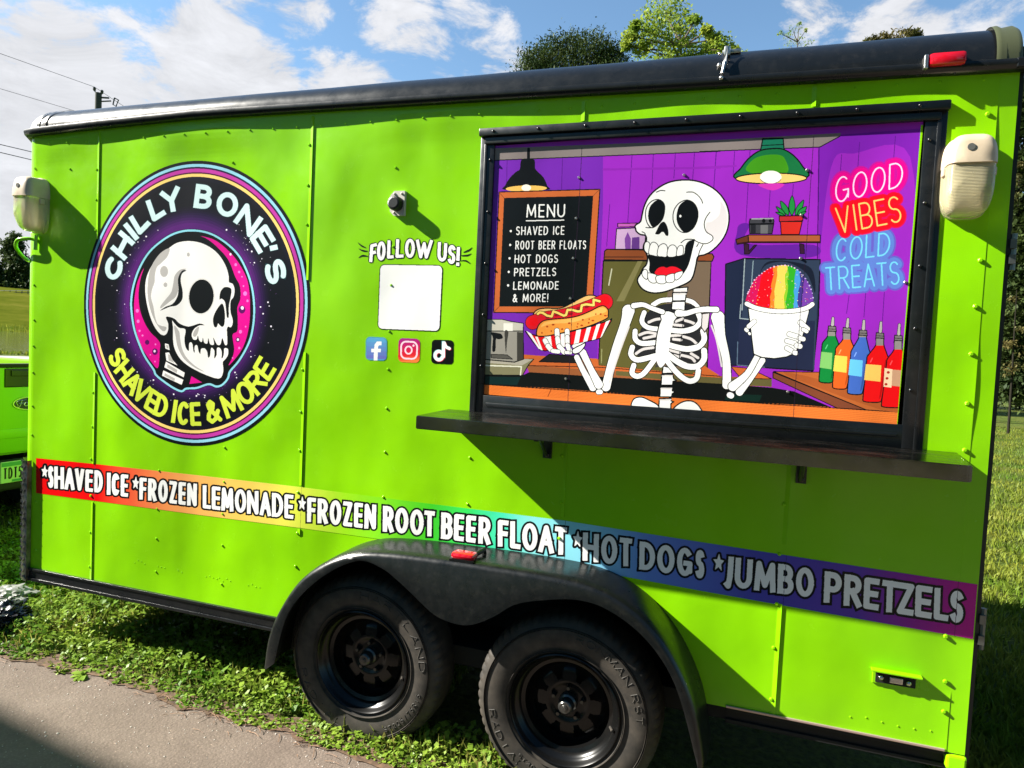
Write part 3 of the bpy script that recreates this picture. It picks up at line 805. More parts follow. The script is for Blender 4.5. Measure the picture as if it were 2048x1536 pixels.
# neon lettering
def neon(rows, glow, tube, gr, hw=1.55):
    sts = []
    for t, l, r, yl, yr, h, sl in rows:
        q = B_((l, yl), (r, yr), (r+sl, yr+h), (l+sl, yl+h)); sts += text_strokes(t, q, 1.0, .26)
    for st in sts: c.stroke(st, gr+1.5, glow[0])
    for st in sts: c.stroke(st, gr-1.8, glow[1])
    for st in sts: c.stroke(st, hw, tube)
neon([('COLD', 1103, 1540, 962, 905, 185, -8), ('TREATS', 1012, 1604, 1192, 1142, 185, 10)], (C(98, 90, 190), C(92, 124, 204)), C(112, 204, 240), 11.5)
neon([('VIBES', 1092, 1604, 712, 612, 208, 28)], (C(206, 20, 90), C(232, 16, 40)), C(252, 200, 112), 11)
neon([('GOOD', 1098, 1642, 470, 330, 205, -6)], (C(196, 20, 150), C(226, 8, 140)), C(250, 214, 246), 11, 1.45)
neon([('VIBES', 1092, 1604, 712, 612, 208, 28)], (C(232, 16, 40), C(236, 16, 34)), C(252, 200, 112), 9)
# syrup bottles
def bottle(col, lab, nz, cap, nk, sy, sl, sr, by, bl, br, liq, lb):
    body = D_((nk[0]-28, cap[1]+10), (nk[0]+30, cap[1]+10), (nk[0]+34, nk[1]), (sr-8, sy-22), (sr, sy+25), ((sr+br)/2, (sy+by)/2), (br, by-30), (br-14, by), ((bl+br)/2, by+4), (bl+8, by-4), (bl, by-34), ((sl+bl)/2, (sy+by)/2), (sl, sy+25), (sl+8, sy-15), (nk[0]-30, nk[1]))
    c.fill(body, C(*col), n=3, line=1.15, lm=K)
    c.fill(D_((nk[0]-26, cap[1]+8), (nk[0]+28, cap[1]+8), (nk[0]+30, liq), (nk[0]-28, liq)), C(140, 134, 132), sm=False)
    dk = tuple(int(v*.78) for v in col)
    c.fill(D_((sr-24, sy+15), (sr-6, sy+30), (br-8, by-40), (br-24, by-20)), C(*dk), sm=False)
    x0, x1 = (sl+bl)/2, (sr+br)/2-30
    c.fill(D_((x0+8, lb), (x1, lb+10), (x1-8, lb+142), (x0-6, lb+128)), C(*lab), sm=False)
    c.stroke(D_((sl+30, sy+35), (sl+45, sy+5)), 1.0, C(*[min(255, v+70) for v in col]))
    c.fill(D_((cap[0]-30, cap[1]-24), (cap[0]+30, cap[1]-20), (cap[0]+34, cap[1]+22), (cap[0]-34, cap[1]+18)), C(118, 112, 112), sm=False, line=.9, lm=K)
    c.stroke(D_((cap[0]-30, cap[1]), (cap[0]+32, cap[1]+4)), .6, K)
    c.bones([(D_((nz[0], nz[1]+8), (cap[0]+3, cap[1]-34)), (2.0, 3.0))], C(176, 170, 168), K, 1.1)
bottle((18, 128, 56), (126, 190, 104), (1075, 300), (1068, 395), (1063, 452), 520, 985, 1122, 828, 962, 1078, 452, 580)
bottle((228, 96, 34), (238, 206, 84), (1196, 308), (1188, 408), (1185, 480), 560, 1094, 1250, 878, 1072, 1192, 482, 608)
bottle((66, 104, 190), (104, 196, 240), (1325, 322), (1318, 428), (1312, 470), 582, 1218, 1374, 922, 1192, 1318, 462, 640)
bottle((228, 18, 22), (244, 196, 96), (1463, 335), (1455, 450), (1452, 525), 628, 1348, 1522, 985, 1318, 1470, 530, 680)
bottle((224, 14, 20), (196, 150, 118), (1612, 352), (1604, 470), (1600, 560), 650, 1508, 1680, 1028, 1468, 1640, 562, 720)
c.fill(D_((1492, 712), (1556, 722), (1548, 870), (1484, 862)), C(240, 206, 166), sm=False)
for q in ((1522, 747), (1512, 795), (1504, 843)): c.fill(ell(D_(q)[0], 3.0, 2.6), C(172, 40, 30))
# skeleton
BN, SH = C(240, 240, 236), C(214, 208, 206)
R_ = lambda v: v/5.908
c.bones([(K3((450, 235), (540, 185), (672, 172)), R_(27)), (K3((840, 178), (920, 205), (985, 270)), R_(26))], BN, K, 1.2)
c.fill(K3((380, 330), (560, 230), (900, 230), (990, 330), (1020, 420), (1000, 560), (1040, 700), (1040, 840), (960, 930), (700, 960), (480, 900), (250, 830), (230, 740), (290, 560), (350, 430)), C(38, 38, 40))
for q in (((400, 440), (470, 410), (530, 400)), ((290, 590), (380, 560), (480, 575)), ((340, 630), (480, 600)), ((250, 810), (330, 760), (450, 740)), ((720, 430), (800, 400)), ((830, 420), (900, 440), (960, 470)), ((700, 470), (800, 480)), ((660, 600), (780, 590)), ((690, 640), (780, 650)), ((810, 610), (900, 640), (960, 690)), ((650, 770), (760, 800)), ((790, 830), (900, 860), (940, 900)), ((900, 810), (980, 860)), ((690, 830), (760, 850))):
    c.curve(K3(*q), R_(16), SH)
c.stroke(K3((805, 400), (800, 500)), R_(5), K); c.stroke(K3((785, 590), (780, 690)), R_(5), K); c.stroke(K3((765, 790), (760, 900)), R_(5), K)
for q in ([(570, 955), (640, 975), (695, 1040), (558, 1045)], [(552, 1058), (680, 1055), (695, 1110), (730, 1125), (685, 1140), (680, 1185), (545, 1182)],
          [(536, 1205), (676, 1205), (678, 1250), (712, 1262), (676, 1285), (668, 1322), (530, 1322)], [(525, 1342), (664, 1340), (664, 1370), (695, 1380), (662, 1400), (658, 1470), (515, 1460)]):
    c.fill(K3(*q), BN, sm=False, line=1.3, lm=K)
for q in (((560, 1075), (675, 1072)), ((545, 1225), (668, 1222)), ((532, 1358), (660, 1355))): c.stroke(K3(*q), R_(8), SH)
c.fill(K3((690, 1460), (770, 1395), (860, 1368), (940, 1385), (1005, 1450), (1010, 1520), (690, 1500)), BN, line=1.3, lm=K)
c.fill(K3((190, 1420), (225, 1345), (310, 1325), (400, 1360), (510, 1425), (490, 1490), (200, 1480)), BN, line=1.3, lm=K)
c.fill(K3((470, 975), (495, 915), (540, 980), (570, 960)), C(60, 58, 56), sm=False)
ribs = [([(345, 325), (318, 430), (385, 500), (520, 522)], 27), ([(238, 545), (242, 640), (320, 690), (480, 680)], 29), ([(205, 735), (190, 825), (270, 885), (470, 838)], 30),
        ([(222, 950), (202, 1040), (262, 1078), (345, 1040), (460, 890)], 29),
        ([(985, 340), (1008, 430), (930, 515), (800, 545), (640, 530)], 30), ([(1040, 545), (1052, 650), (975, 735), (830, 755), (620, 705)], 32),
        ([(1052, 775), (1050, 880), (975, 958), (850, 960), (730, 900), (600, 800)], 34), ([(985, 1010), (962, 1105), (880, 1135), (785, 1085), (690, 990), (590, 860)], 31)]
c.bones([(K3(*p), R_(r)) for p, r in ribs], BN, K, 1.6)
st = K3((560, 325), (620, 305), (700, 330), (742, 368), (690, 450), (655, 600), (640, 750), (610, 890), (540, 975), (492, 900), (475, 800), (490, 620), (520, 480), (545, 410), (535, 365))
c.fill(st, BN); q = spline(st); c.stroke(np.vstack([q[60:], q[:24]]), 1.2, K)
for p, r in ribs[4:]: c.curve(K3(*p[-3:]), R_(r), BN)
for p, r in ribs[2:4]: c.curve(K3(*p[-2:]), R_(r*.9), BN)
# arms
R2 = lambda v: v/6.678
c.fill(K3((1030, 340), (1120, 330), (1100, 500), (1060, 560), (1020, 500)), SH, sm=False, line=1.0, lm=K)
c.bones([(K2((1515, 345), (1470, 520), (1330, 900), (1215, 1360)), (R2(82), R2(62), R2(48), R2(58)))], BN, K, 1.6)
c.curve(K2((1520, 560), (1400, 880), (1260, 1300)), R2(12), SH)
c.bones([(K3((1215, 385), (1250, 600), (1315, 900), (1320, 1180)), (R_(78), R_(52), R_(46), R_(50)))], BN, K, 1.6)
c.curve(K3((1140, 480), (1200, 650), (1260, 960)), R_(10), SH)
for q in ([(685, 40), (862, 25), (850, 88), (690, 88)], [(680, 92), (842, 86), (832, 185), (680, 188)], [(676, 196), (830, 192), (824, 300), (668, 290)]):
    c.fill(K3(*q), BN, sm=False, line=1.25, lm=K)
c.stroke(K3((700, 75), (845, 70)), R_(9), SH); c.stroke(K3((695, 110), (835, 105)), R_(9), SH)
c.bones([(K3((222, 245), (330, 232), (430, 272), (560, 318)), (R_(32), R_(26), R_(24), R_(28)))], BN, K, 1.6)
c.bones([(K3((750, 332), (840, 335), (950, 303), (1060, 288), (1200, 290)), (R_(42), R_(30), R_(28), R_(32), R_(32)))], BN, K, 1.6)
c.bones([(K2((825, 965), (920, 1160), (1040, 1370)), (R2(34), R2(36), R2(46)))], BN, K, 1.5)
c.bones([(K2((905, 900), (1010, 1120), (1118, 1330)), (R2(44), R2(40), R2(56)))], BN, K, 1.5)
c.bones([(K2((1115, 1428), (1140, 1428)), R2(32))], BN, K, 1.2)
c.bones([(D_((505, 650), (420, 780), (320, 905)), (R2(38), R2(34), R2(50)))], BN, K, 1.5)
c.bones([(D_((462, 620), (380, 760), (265, 860)), (R2(36), R2(40), R2(62)))], BN, K, 1.5)
c.bones([(D_((240, 930), (252, 935)), R2(38))], BN, K, 1.2)
# skull
c.fill(K1((245, 700), (240, 655), (300, 610), (320, 530), (345, 430), (400, 320), (500, 220), (640, 145), (800, 118), (960, 130), (1110, 185), (1230, 275), (1310, 390), (1345, 510), (1345, 620), (1315, 740), (1250, 850), (1150, 950), (1060, 1000), (980, 1025), (955, 1130), (920, 1260), (860, 1330), (700, 1400), (560, 1445), (430, 1450), (330, 1410), (275, 1340), (268, 1285), (300, 1230), (330, 1165), (368, 1120), (385, 1050), (370, 985), (335, 930), (345, 870), (372, 830), (360, 775), (300, 762), (255, 728)), BN, line=1.6, lm=K)
c.fill(K1((1250, 370), (1310, 480), (1325, 600), (1290, 740), (1180, 880), (1165, 800), (1080, 720), (1080, 625), (1140, 610), (1225, 540), (1245, 450)), C(222, 216, 216))
c.fill(K1((830, 900), (870, 842), (938, 832), (915, 950), (880, 1090), (840, 1180), (780, 1250), (700, 1270), (580, 1260), (460, 1228), (405, 1195), (408, 1100), (392, 1000), (500, 1020), (640, 1022), (760, 1012), (815, 990)), K)
c.fill(K1((470, 1218), (510, 1160), (570, 1142), (610, 1156), (650, 1142), (720, 1147), (795, 1192), (785, 1212), (700, 1228), (620, 1248), (530, 1245)), C(230, 22, 40))
for q in ([(345, 930), (350, 870), (380, 845), (410, 870), (405, 930), (395, 990), (360, 965)], [(400, 990), (410, 900), (440, 855), (480, 860), (512, 905), (500, 1012), (450, 1010)], [(500, 1010), (515, 910), (560, 872), (600, 880), (622, 930), (610, 1022), (560, 1025)], [(620, 1020), (630, 920), (670, 885), (710, 895), (732, 940), (720, 1018)], [(725, 1012), (740, 920), (775, 890), (805, 905), (805, 990), (780, 1010)],
          [(318, 1230), (330, 1190), (355, 1172), (385, 1200), (380, 1290), (340, 1272)], [(385, 1237), (400, 1215), (497, 1245), (490, 1325), (440, 1335), (395, 1300)], [(490, 1252), (602, 1250), (600, 1330), (550, 1346), (493, 1325)], [(605, 1250), (702, 1225), (700, 1310), (650, 1332), (605, 1320)], [(705, 1225), (790, 1195), (802, 1220), (770, 1272), (715, 1300)]):
    c.fill(K1(*q), BN, line=.75, lm=K, n=4)
for e, pu in (([(520, 350), (580, 400), (585, 490), (560, 580), (500, 650), (430, 682), (378, 620), (360, 520), (380, 430), (440, 365)], [(525, 352), (580, 400), (585, 490), (560, 580), (500, 650), (445, 676), (400, 600), (392, 520), (415, 430), (470, 370)]),
              ([(850, 355), (930, 390), (975, 470), (977, 570), (930, 680), (850, 737), (770, 725), (710, 660), (685, 570), (700, 470), (760, 390)], [(862, 358), (930, 390), (975, 470), (977, 570), (930, 680), (860, 732), (800, 725), (742, 640), (726, 550), (750, 440), (800, 380)])):
    c.fill(K1(*e), BN, line=1.0, lm=K); c.fill(K1(*pu), K)
c.fill(ell(K1((772, 545))[0], 2.2, 2.6), BN)
c.fill(K1((575, 610), (610, 650), (630, 720), (628, 775), (600, 772), (575, 735), (550, 735), (520, 760), (476, 755), (490, 720), (530, 640)), K)
for q in (((490, 262), (540, 242), (590, 246)), ((848, 262), (920, 262), (980, 300), (1020, 350), (1036, 392)), ((1122, 498), (1072, 570), (1055, 650), (1080, 730), (1150, 780), (1150, 830), (1080, 870), (1000, 860), (930, 825)), ((780, 860), (840, 820), (940, 822)), ((1040, 880), (1000, 960), (975, 1060)), ((985, 870), (965, 905)), ((365, 680), (430, 684)), ((385, 1050), (400, 1005)), ((320, 730), (350, 745), (362, 775))):
    c.curve(K1(*q), .95, K)
# hot dog in its tray
RED = C(226, 14, 26)
c.fill(K2((245, 390), (300, 330), (400, 310), (560, 312), (650, 295), (740, 250), (830, 200), (930, 150), (1010, 135), (1090, 160), (1090, 260), (700, 430), (400, 450), (280, 440)), C(236, 186, 112), line=1.2, lm=K)
c.bones([(K2((235, 500), (400, 440), (700, 390), (1000, 290), (1200, 225)), (R2(92), R2(80), R2(80), R2(86), R2(104)))], C(214, 24, 40), K, 1.2)
c.fill(ell(K2((245, 490))[0], R2(62), R2(60)), RED); c.fill(ell(K2((1190, 210))[0], R2(74), R2(72)), RED)
for q in ((440, 430), (560, 400), (740, 385), (850, 310), (960, 290)): c.fill(ell(K2(q)[0], R2(34), R2(18), -.3), C(150, 14, 30))
tray = K2((140, 620), (200, 650), (300, 682), (560, 662), (760, 620), (1000, 560), (1268, 470), (1292, 450), (1285, 480), (1140, 712), (1000, 745), (780, 795), (600, 850), (400, 880), (330, 862), (250, 770))
c.fill(tray, RED, sm=False, line=1.2, lm=K)
for q in ([(150, 612), (215, 650), (350, 866), (315, 850)], [(270, 690), (302, 690), (370, 872), (345, 868)], [(392, 684), (476, 672), (500, 862), (440, 872)], [(612, 655), (672, 642), (664, 825), (606, 845)], [(820, 606), (882, 592), (850, 776), (785, 792)], [(960, 572), (1016, 558), (965, 750), (908, 764)], [(1090, 532), (1140, 515), (1075, 724), (1028, 736)], [(1215, 490), (1270, 466), (1165, 680), (1138, 710)]):
    c.fill(K2(*q), BN, sm=False)
c.fill(K2((300, 680), (288, 620), (320, 530), (390, 475), (520, 455), (700, 440), (850, 410), (1000, 350), (1120, 290), (1190, 280), (1242, 330), (1244, 400), (1220, 450), (1000, 545), (800, 602), (560, 655), (420, 682)), C(240, 152, 62), line=1.2, lm=K)
c.fill(K2((350, 560), (420, 490), (700, 455), (900, 410), (1120, 310), (1200, 310), (1210, 360), (1000, 430), (760, 500), (480, 520)), C(246, 182, 92))
for i, q in enumerate(((360, 640), (430, 555), (510, 530), (485, 615), (630, 590), (725, 510), (840, 520), (905, 465), (890, 540), (990, 455), (985, 505), (1040, 475), (1080, 390), (1145, 388), (1208, 410), (830, 560))): c.fill(ell(K2(q)[0], R2(10+5*(i % 3)), R2(12)), C(170, 66, 24))
mus = K2((305, 385), (330, 365), (370, 372), (430, 410), (490, 420), (512, 352), (560, 368), (650, 410), (682, 400), (702, 332), (760, 330), (830, 352), (880, 350), (892, 272), (950, 258), (1050, 270), (1050, 196), (1130, 218))
c.stroke(mus, R2(23), K); c.stroke(mus, R2(15), C(246, 212, 106))
for q in (([(400, 740), (440, 812)], 30), ([(440, 815), (480, 862)], 32), ([(560, 608), (566, 700)], 31), ([(567, 712), (582, 812)], 30), ([(590, 820), (655, 895)], 32), ([(696, 612), (698, 680)], 30), ([(698, 692), (702, 795)], 28), ([(702, 808), (732, 882)], 30), ([(505, 880), (580, 890)], 26), ([(680, 900), (740, 905)], 20), ([(790, 818), (915, 790)], 24)):
    c.bones([(K2(*q[0]), R2(q[1]))], BN, K, 1.0)
c.fill(K2((765, 870), (800, 840), (880, 800), (935, 775), (930, 820), (870, 895), (810, 918), (775, 912)), BN, line=1.1, lm=K)
# rainbow shaved ice in a white cup
dome = D_((372, 200), (385, 110), (400, 80), (440, 0))+B_((500, 1240), (570, 1195), (660, 1175), (740, 1185), (810, 1230), (870, 1310), (908, 1400), (918, 1500))+D_((912, 200), (760, 250), (620, 255), (470, 235))
c.fill(dome, C(206, 20, 84), n=4)
keep = c.clip.copy(); mk_ = c.pmask(spline(dome)); dm = np.zeros_like(keep); dm[mk_[2]:mk_[3], mk_[0]:mk_[1]] = mk_[4]; c.clip = dm
for xt, xb, col in ((520, 430, (228, 14, 28)), (600, 560, (236, 128, 40)), (628, 590, (244, 206, 90)), (704, 672, (140, 196, 44)), (716, 690, (48, 168, 40)), (772, 758, (70, 150, 214)), (815, 785, (64, 52, 132)), (850, 820, (112, 60, 160))):
    e = [(xt-30+60*random.random()*0, 1160)]
    L = [(xt+(xb-xt)*k/9+random.uniform(-9, 9), 1160+k*45) for k in range(10)]
    c.fill(B_(*L, (960, 1600), (960, 1150)), C(*col), sm=False)
for k in range(230):
    x, y = random.uniform(375, 920), random.uniform(1175, 1570)
    col = random.choice(((246, 150, 190), (250, 210, 215), (255, 236, 160), (190, 240, 160), (160, 90, 200), (230, 40, 60)))
    if random.random() < .55 or x < 470 or x > 860: c.fill(ell(B_((x, y))[0], random.uniform(.5, 1.1), random.uniform(.4, .9)), C(*col))
c.clip = keep
q = spline(dome[1:12], False); 
for k in range(0, len(q), 2): c.fill(ell(q[k], random.uniform(.9, 1.9), random.uniform(.9, 1.7)), C(236, 190, 226) if k < 40 else C(190, 170, 226))
c.fill(D_((388, 225), (500, 255), (640, 268), (780, 258), (886, 230), (820, 500), (770, 590), (700, 622), (600, 636), (500, 626), (434, 600)), BN, sm=False, line=1.25, lm=K)
c.fill(D_((880, 250), (820, 250), (790, 420), (830, 440)), C(226, 226, 226), sm=False)
c.bones([(D_((378, 192), (450, 225), (560, 248), (680, 254), (800, 243), (870, 222), (908, 196)), 4.2)], BN, K, 1.2)
for q in (([(812, 345), (868, 395)], 20), ([(835, 400), (862, 415)], 15), ([(722, 438), (795, 460)], 19), ([(805, 470), (835, 478)], 18), ([(702, 492), (770, 512)], 18), ([(782, 530), (808, 536)], 20), ([(702, 550), (742, 572)], 18), ([(765, 588), (775, 590)], 18), ([(395, 375), (440, 335)], 18), ([(372, 400), (380, 408)], 14), ([(398, 430), (402, 436)], 10)):
    c.bones([(D_(*q[0]), q[1]/4.042)], BN, K, 1.05)
# sheet joints that show through the print, and the bare lime edge on its right
for q in (A_((905, 222), (885, 620))+C_((828, 180), (790, 1000)), B_((920, 135), (855, 1100))+D_((812, 250), (755, 1105)), ):
    c.stroke(q, .55, C(40, 26, 44))
c.fill([(1842, 250), (1848, 250), (1801, 870), (1792, 870)], lime, sm=False)
mural = part(c.build('mural_panel', MY, None))
b = MB()
V2 = []; F2 = []
for px, py in A_((880, 465), (1730, 445), (858, 795), (835, 1118), (812, 1443))+B_((868, 405), (820, 770), (815, 1120))+C_((775, 800))+D_((712, 905), (1660, 20)):
    p = U(px, py, MY); rivet(V2, F2, p.x, p.z, MY, .0065, .005)
bm = bmesh.new(); bm.from_mesh(mural.data); mural.data.materials.append(alu); mi_ = len(mural.data.materials)-1
vv = [bm.verts.new(v) for v in V2]
for f in F2: bm.faces.new([vv[i] for i in f]).material_index = mi_
bm.to_mesh(mural.data); bm.free()

# ------------------------------------------------------------------ round logo sticker
LC, LR, SY = np.array([-2.5897, 1.8372]), .685, -.0009
def circ(fr, n=120, c0=LC):
    a = np.arange(n)*2*math.pi/n
    return project(np.stack([c0[0]+fr*LR*np.cos(a), np.full(n, SY), c0[1]+fr*LR*np.sin(a)], -1))
def ppt(r, ang):
    return project(np.array([[LC[0]+r*LR*math.cos(ang), SY, LC[1]+r*LR*math.sin(ang)]]))[0]
c = Canvas(160, 312, 630, 900)
NAVY = C(17, 17, 30)
for fr, m in ((1.0, K), (.978, C(146, 208, 226)), (.958, C(30, 22, 60)), (.946, C(190, 56, 160)), (.921, C(74, 14, 50)), (.911, C(244, 208, 118)), (.890, NAVY), (.86, C(13, 14, 22))):
    c.fill(circ(fr), m, sm=False)
gc = np.array([LC[0]-.005, LC[1]-.01])
for fr, col in ((.70, (17, 14, 28)), (.685, (22, 16, 36)), (.67, (28, 18, 46)), (.655, (36, 20, 58)), (.64, (46, 22, 70)), (.622, (58, 24, 84)), (.604, (72, 26, 98)), (.585, (84, 28, 110))):
    P = circ(fr, 120, gc); c.fill(P*np.array([.99, 1])+np.array([385*.01, 0]), C(*col), sm=False)
S1 = T(260, 470, 4.8)
ov = S1((15, 740), (40, 900), (90, 1050), (150, 1180), (225, 1290), (250, 1345), (330, 1410), (420, 1470), (495, 1500), (540, 1475), (640, 1468), (755, 1432), (830, 1455), (890, 1435), (940, 1375), (960, 1310), (1040, 1215), (1110, 1100), (1160, 980), (1188, 820), (1190, 650), (1165, 480), (1110, 320), (1030, 180), (900, 60), (750, -20), (580, -44), (430, -15), (300, 60), (180, 170), (90, 320), (35, 480), (12, 620))
for k in range(190):                                                       # stars
    a = random.uniform(0, 2*math.pi); r = random.uniform(.57, .70)+random.random()**3*.08
    if 60 < math.degrees(a) < 120: continue
    q = ppt(r, a); big = random.random()
    c.fill(ell(q, .5+1.3*big**5, .5+1.3*big**5, n=10), C(240, 232, 246) if big > .35 else C(150, 110, 180), sm=False)
c.fill(ov, K, line=3.1, lm=K); P = spline(ov); c.stroke(np.vstack([P, P[:1]]), 1.95, C(140, 210, 226)); 
MAG = C(222, 8, 142)
c.fill(S1((132, 322), (100, 425), (82, 560), (92, 700), (130, 820), (190, 925), (282, 1025), (285, 1110), (268, 1275), (200, 1212), (120, 1090), (68, 950), (42, 800), (40, 640), (62, 490), (96, 390)), MAG)
c.fill(S1((680, 10), (800, 42), (900, 110), (1000, 210), (1080, 330), (1130, 450), (1150, 600), (1152, 760), (1138, 900), (1100, 1040), (1040, 1150), (948, 1252), (985, 1170), (1000, 1090), (985, 960), (1030, 920), (1035, 800), (1030, 700), (1060, 610), (1055, 490), (1010, 400), (960, 270), (900, 180), (800, 82), (730, 32)), MAG)
c.fill(S1((590, 1355), (570, 1430), (692, 1415)), MAG, sm=False)
for q, r, col in (((70, 728), 3.6, 0), ((78, 828), 3.4, 0), ((92, 920), 2.4, 0), ((120, 965), 2.2, 0), ((165, 1030), 5, 1), ((240, 1120), 6.5, 1), ((236, 1115), 2.6, 2), ((195, 1150), 1.6, 0), ((1015, 285), 3.0, 0), ((1048, 355), 2.6, 0), ((1105, 562), 4.4, 0), ((1128, 632), 2.6, 0), ((1075, 715), 8.0, 1), ((1078, 700), 3.6, 2), ((1060, 928), 3.6, 0), ((1035, 1005), 5.0, 1), ((1036, 1004), 2.8, 2), ((1048, 1085), 2.4, 0), ((965, 185), 2.6, 2), ((1075, 400), 1.6, 0), ((1110, 880), 1.8, 0), ((985, 1180), 1.6, 0), ((245, 1050), 2.0, 0), ((240, 1215), 1.8, 0), ((1090, 490), 1.8, 0)):
    c.fill(ell(S1(q)[0], r*.85, r, n=20), (C(244, 120, 206), C(92, 10, 92), C(250, 220, 246))[col])
BW, GY = C(242, 239, 234), C(180, 176, 172)
skull = S1((375, 125), (450, 76), (560, 58), (680, 76), (790, 132), (870, 212), (925, 312), (948, 400), (950, 452), (985, 470), (1003, 520), (995, 590), (965, 640), (965, 740), (985, 810), (982, 862), (965, 886), (942, 878), (930, 905), (932, 960), (933, 1046), (912, 1054), (886, 990), (868, 1050), (835, 1050), (800, 985), (806, 1050), (770, 1048), (752, 990), (742, 1042), (712, 1032), (700, 985), (690, 1026), (665, 1012), (652, 965), (640, 1002), (608, 1002), (592, 955), (618, 900), (668, 868), (715, 866), (668, 850), (600, 870), (550, 877), (480, 852), (430, 806), (380, 786), (345, 790), (366, 850), (366, 905), (350, 948), (320, 962), (280, 940), (230, 870), (190, 770), (160, 650), (146, 520), (158, 410), (200, 310), (260, 220), (320, 160))
c.fill(skull, BW, n=4)
c.fill(S1((378, 128), (300, 168), (232, 252), (188, 350), (170, 480), (172, 600), (197, 720), (242, 830), (300, 912), (335, 922), (350, 885), (300, 872), (262, 850), (240, 780), (225, 690), (203, 600), (210, 530), (236, 450), (240, 380), (258, 310), (300, 270), (360, 205)), GY)
c.fill(ell(S1((300, 828))[0], 8, 8.5), BW)
for q, rx, ry in (((327, 350), 38, 53), ((340, 478), 18, 22), ((560, 188), 14, 19)): c.fill(ell(S1(q)[0], rx/4.8, ry/4.8), GY)
c.fill(S1((540, 325), (480, 335), (430, 390), (415, 470), (395, 550), (340, 620), (295, 680), (300, 702), (380, 640), (440, 590), (465, 510), (465, 420), (490, 358)), GY)
c.fill(S1((540, 342), (500, 370), (487, 440), (505, 540), (500, 620), (450, 675), (380, 690), (290, 727), (340, 690), (410, 660), (455, 590), (465, 510), (460, 430), (480, 370), (510, 338)), K)
P = ell(S1((685, 590))[0], 118/4.8, 164/4.8, .08); c.fill(ell(S1((685, 590))[0], 126/4.8, 174/4.8, .08), C(206, 202, 198)); c.fill(ell(S1((685, 590))[0], 122/4.8, 170/4.8, .08), BW); c.fill(P, K)
c.fill(S1((918, 498), (972, 518), (966, 600), (950, 680), (948, 785), (930, 785), (920, 700), (910, 640), (880, 612), (860, 618), (864, 560), (884, 520)), K)
c.fill(S1((885, 658), (910, 740), (907, 850), (886, 882), (858, 862), (846, 850), (830, 886), (805, 872), (798, 800), (830, 720)), K)
jaw = S1((405, 822), (422, 842), (470, 890), (532, 908), (522, 1000), (535, 1080), (565, 1112), (568, 1045), (585, 1030), (600, 1050), (608, 1110), (620, 1130), (622, 1068), (645, 1060), (660, 1120), (676, 1140), (682, 1095), (715, 1088), (740, 1120), (750, 1175), (768, 1160), (778, 1088), (795, 1088), (812, 1120), (808, 1185), (832, 1150), (836, 1085), (862, 1085), (880, 1120), (880, 1188), (900, 1150), (905, 1090), (940, 1095), (940, 1150), (915, 1192), (890, 1222), (896, 1300), (875, 1365), (830, 1376), (740, 1347), (640, 1302), (540, 1242), (470, 1172), (425, 1080), (412, 980), (414, 900))
c.fill(jaw, BW, n=4)
c.fill(S1((425, 872), (440, 980), (460, 1080), (520, 1190), (620, 1272), (712, 1312), (620, 1252), (540, 1172), (500, 1090), (482, 1000), (472, 928)), GY)
c.fill(S1((660, 880), (620, 915), (605, 965), (630, 975), (655, 930)), GY)
for q in ([(335, 1040), (370, 1050), (380, 1105), (340, 1090)], [(340, 1130), (375, 1128), (410, 1200), (455, 1252), (350, 1205)], [(345, 1215), (525, 1322), (515, 1366), (330, 1270)], [(320, 1300), (512, 1390), (495, 1438), (308, 1350)]):
    c.fill(S1(*q), BW, sm=False)
for q in ([(348, 1055), (366, 1060), (370, 1090), (350, 1085)], [(365, 1145), (385, 1150), (425, 1228), (370, 1205)], [(360, 1240), (455, 1296), (448, 1326), (355, 1270)], [(335, 1325), (432, 1378), (426, 1404), (328, 1350)]):
    c.fill(S1(*q), GY, sm=False)
L1 = T(150, 310, 5.12); L2 = T(390, 310, 5.12); L3 = T(150, 600, 5.12); L4 = T(390, 600, 5.12)
def ang_of(q):
    p = uray([q], SY)[0]; return math.atan2(p[2]-LC[1], p[0]-LC[0]), math.hypot(p[0]-LC[0], p[2]-LC[1])/LR
def arc_letter(ch, q, w, rb, rt, hw, m, m2=None, top=True):
    a, _ = ang_of(q)
    nrm = np.array([math.cos(a), math.sin(a)]); tg = np.array([nrm[1], -nrm[0]]) if top else np.array([-nrm[1], nrm[0]])
    def pp(r, s):
        v = LC+nrm*r*LR+tg*s*w/2; return project(np.array([[v[0], SY, v[1]]]))[0]
    quad = (pp(rt, -1), pp(rt, 1), pp(rb, 1), pp(rb, -1))
    ss = text_strokes(ch, quad, hw, .1, slots=[(0, 1)])
    if m2: 
        for s_ in ss: c.stroke(s_, hw+1.1, m2, 'sq')
    for s_ in ss: c.stroke(s_, hw, m, 'sq' if ch not in "OCS&" else 'round')
CY, YE = C(206, 232, 232), C(206, 224, 66)
for F, ch, q, w in ((L1, 'C', (385, 1155), .115), (L1, 'H', (480, 920), .115), (L1, 'I', (580, 790), .05), (L1, 'L', (683, 712), .09), (L1, 'L', (845, 592), .09), (L1, 'Y', (990, 485), .12),
                    (L2, 'B', (82, 460), .105), (L2, 'O', (322, 528), .125), (L2, 'N', (535, 680), .125), (L2, 'E', (700, 850), .095), (L2, "'", (845, 925), .04), (L2, 'S', (845, 1185), .105)):
    arc_letter(ch, F(q)[0], w, .672 if ch != "'" else .70, .838 if ch != "'" else .83, 5.0, CY, C(26, 62, 70))
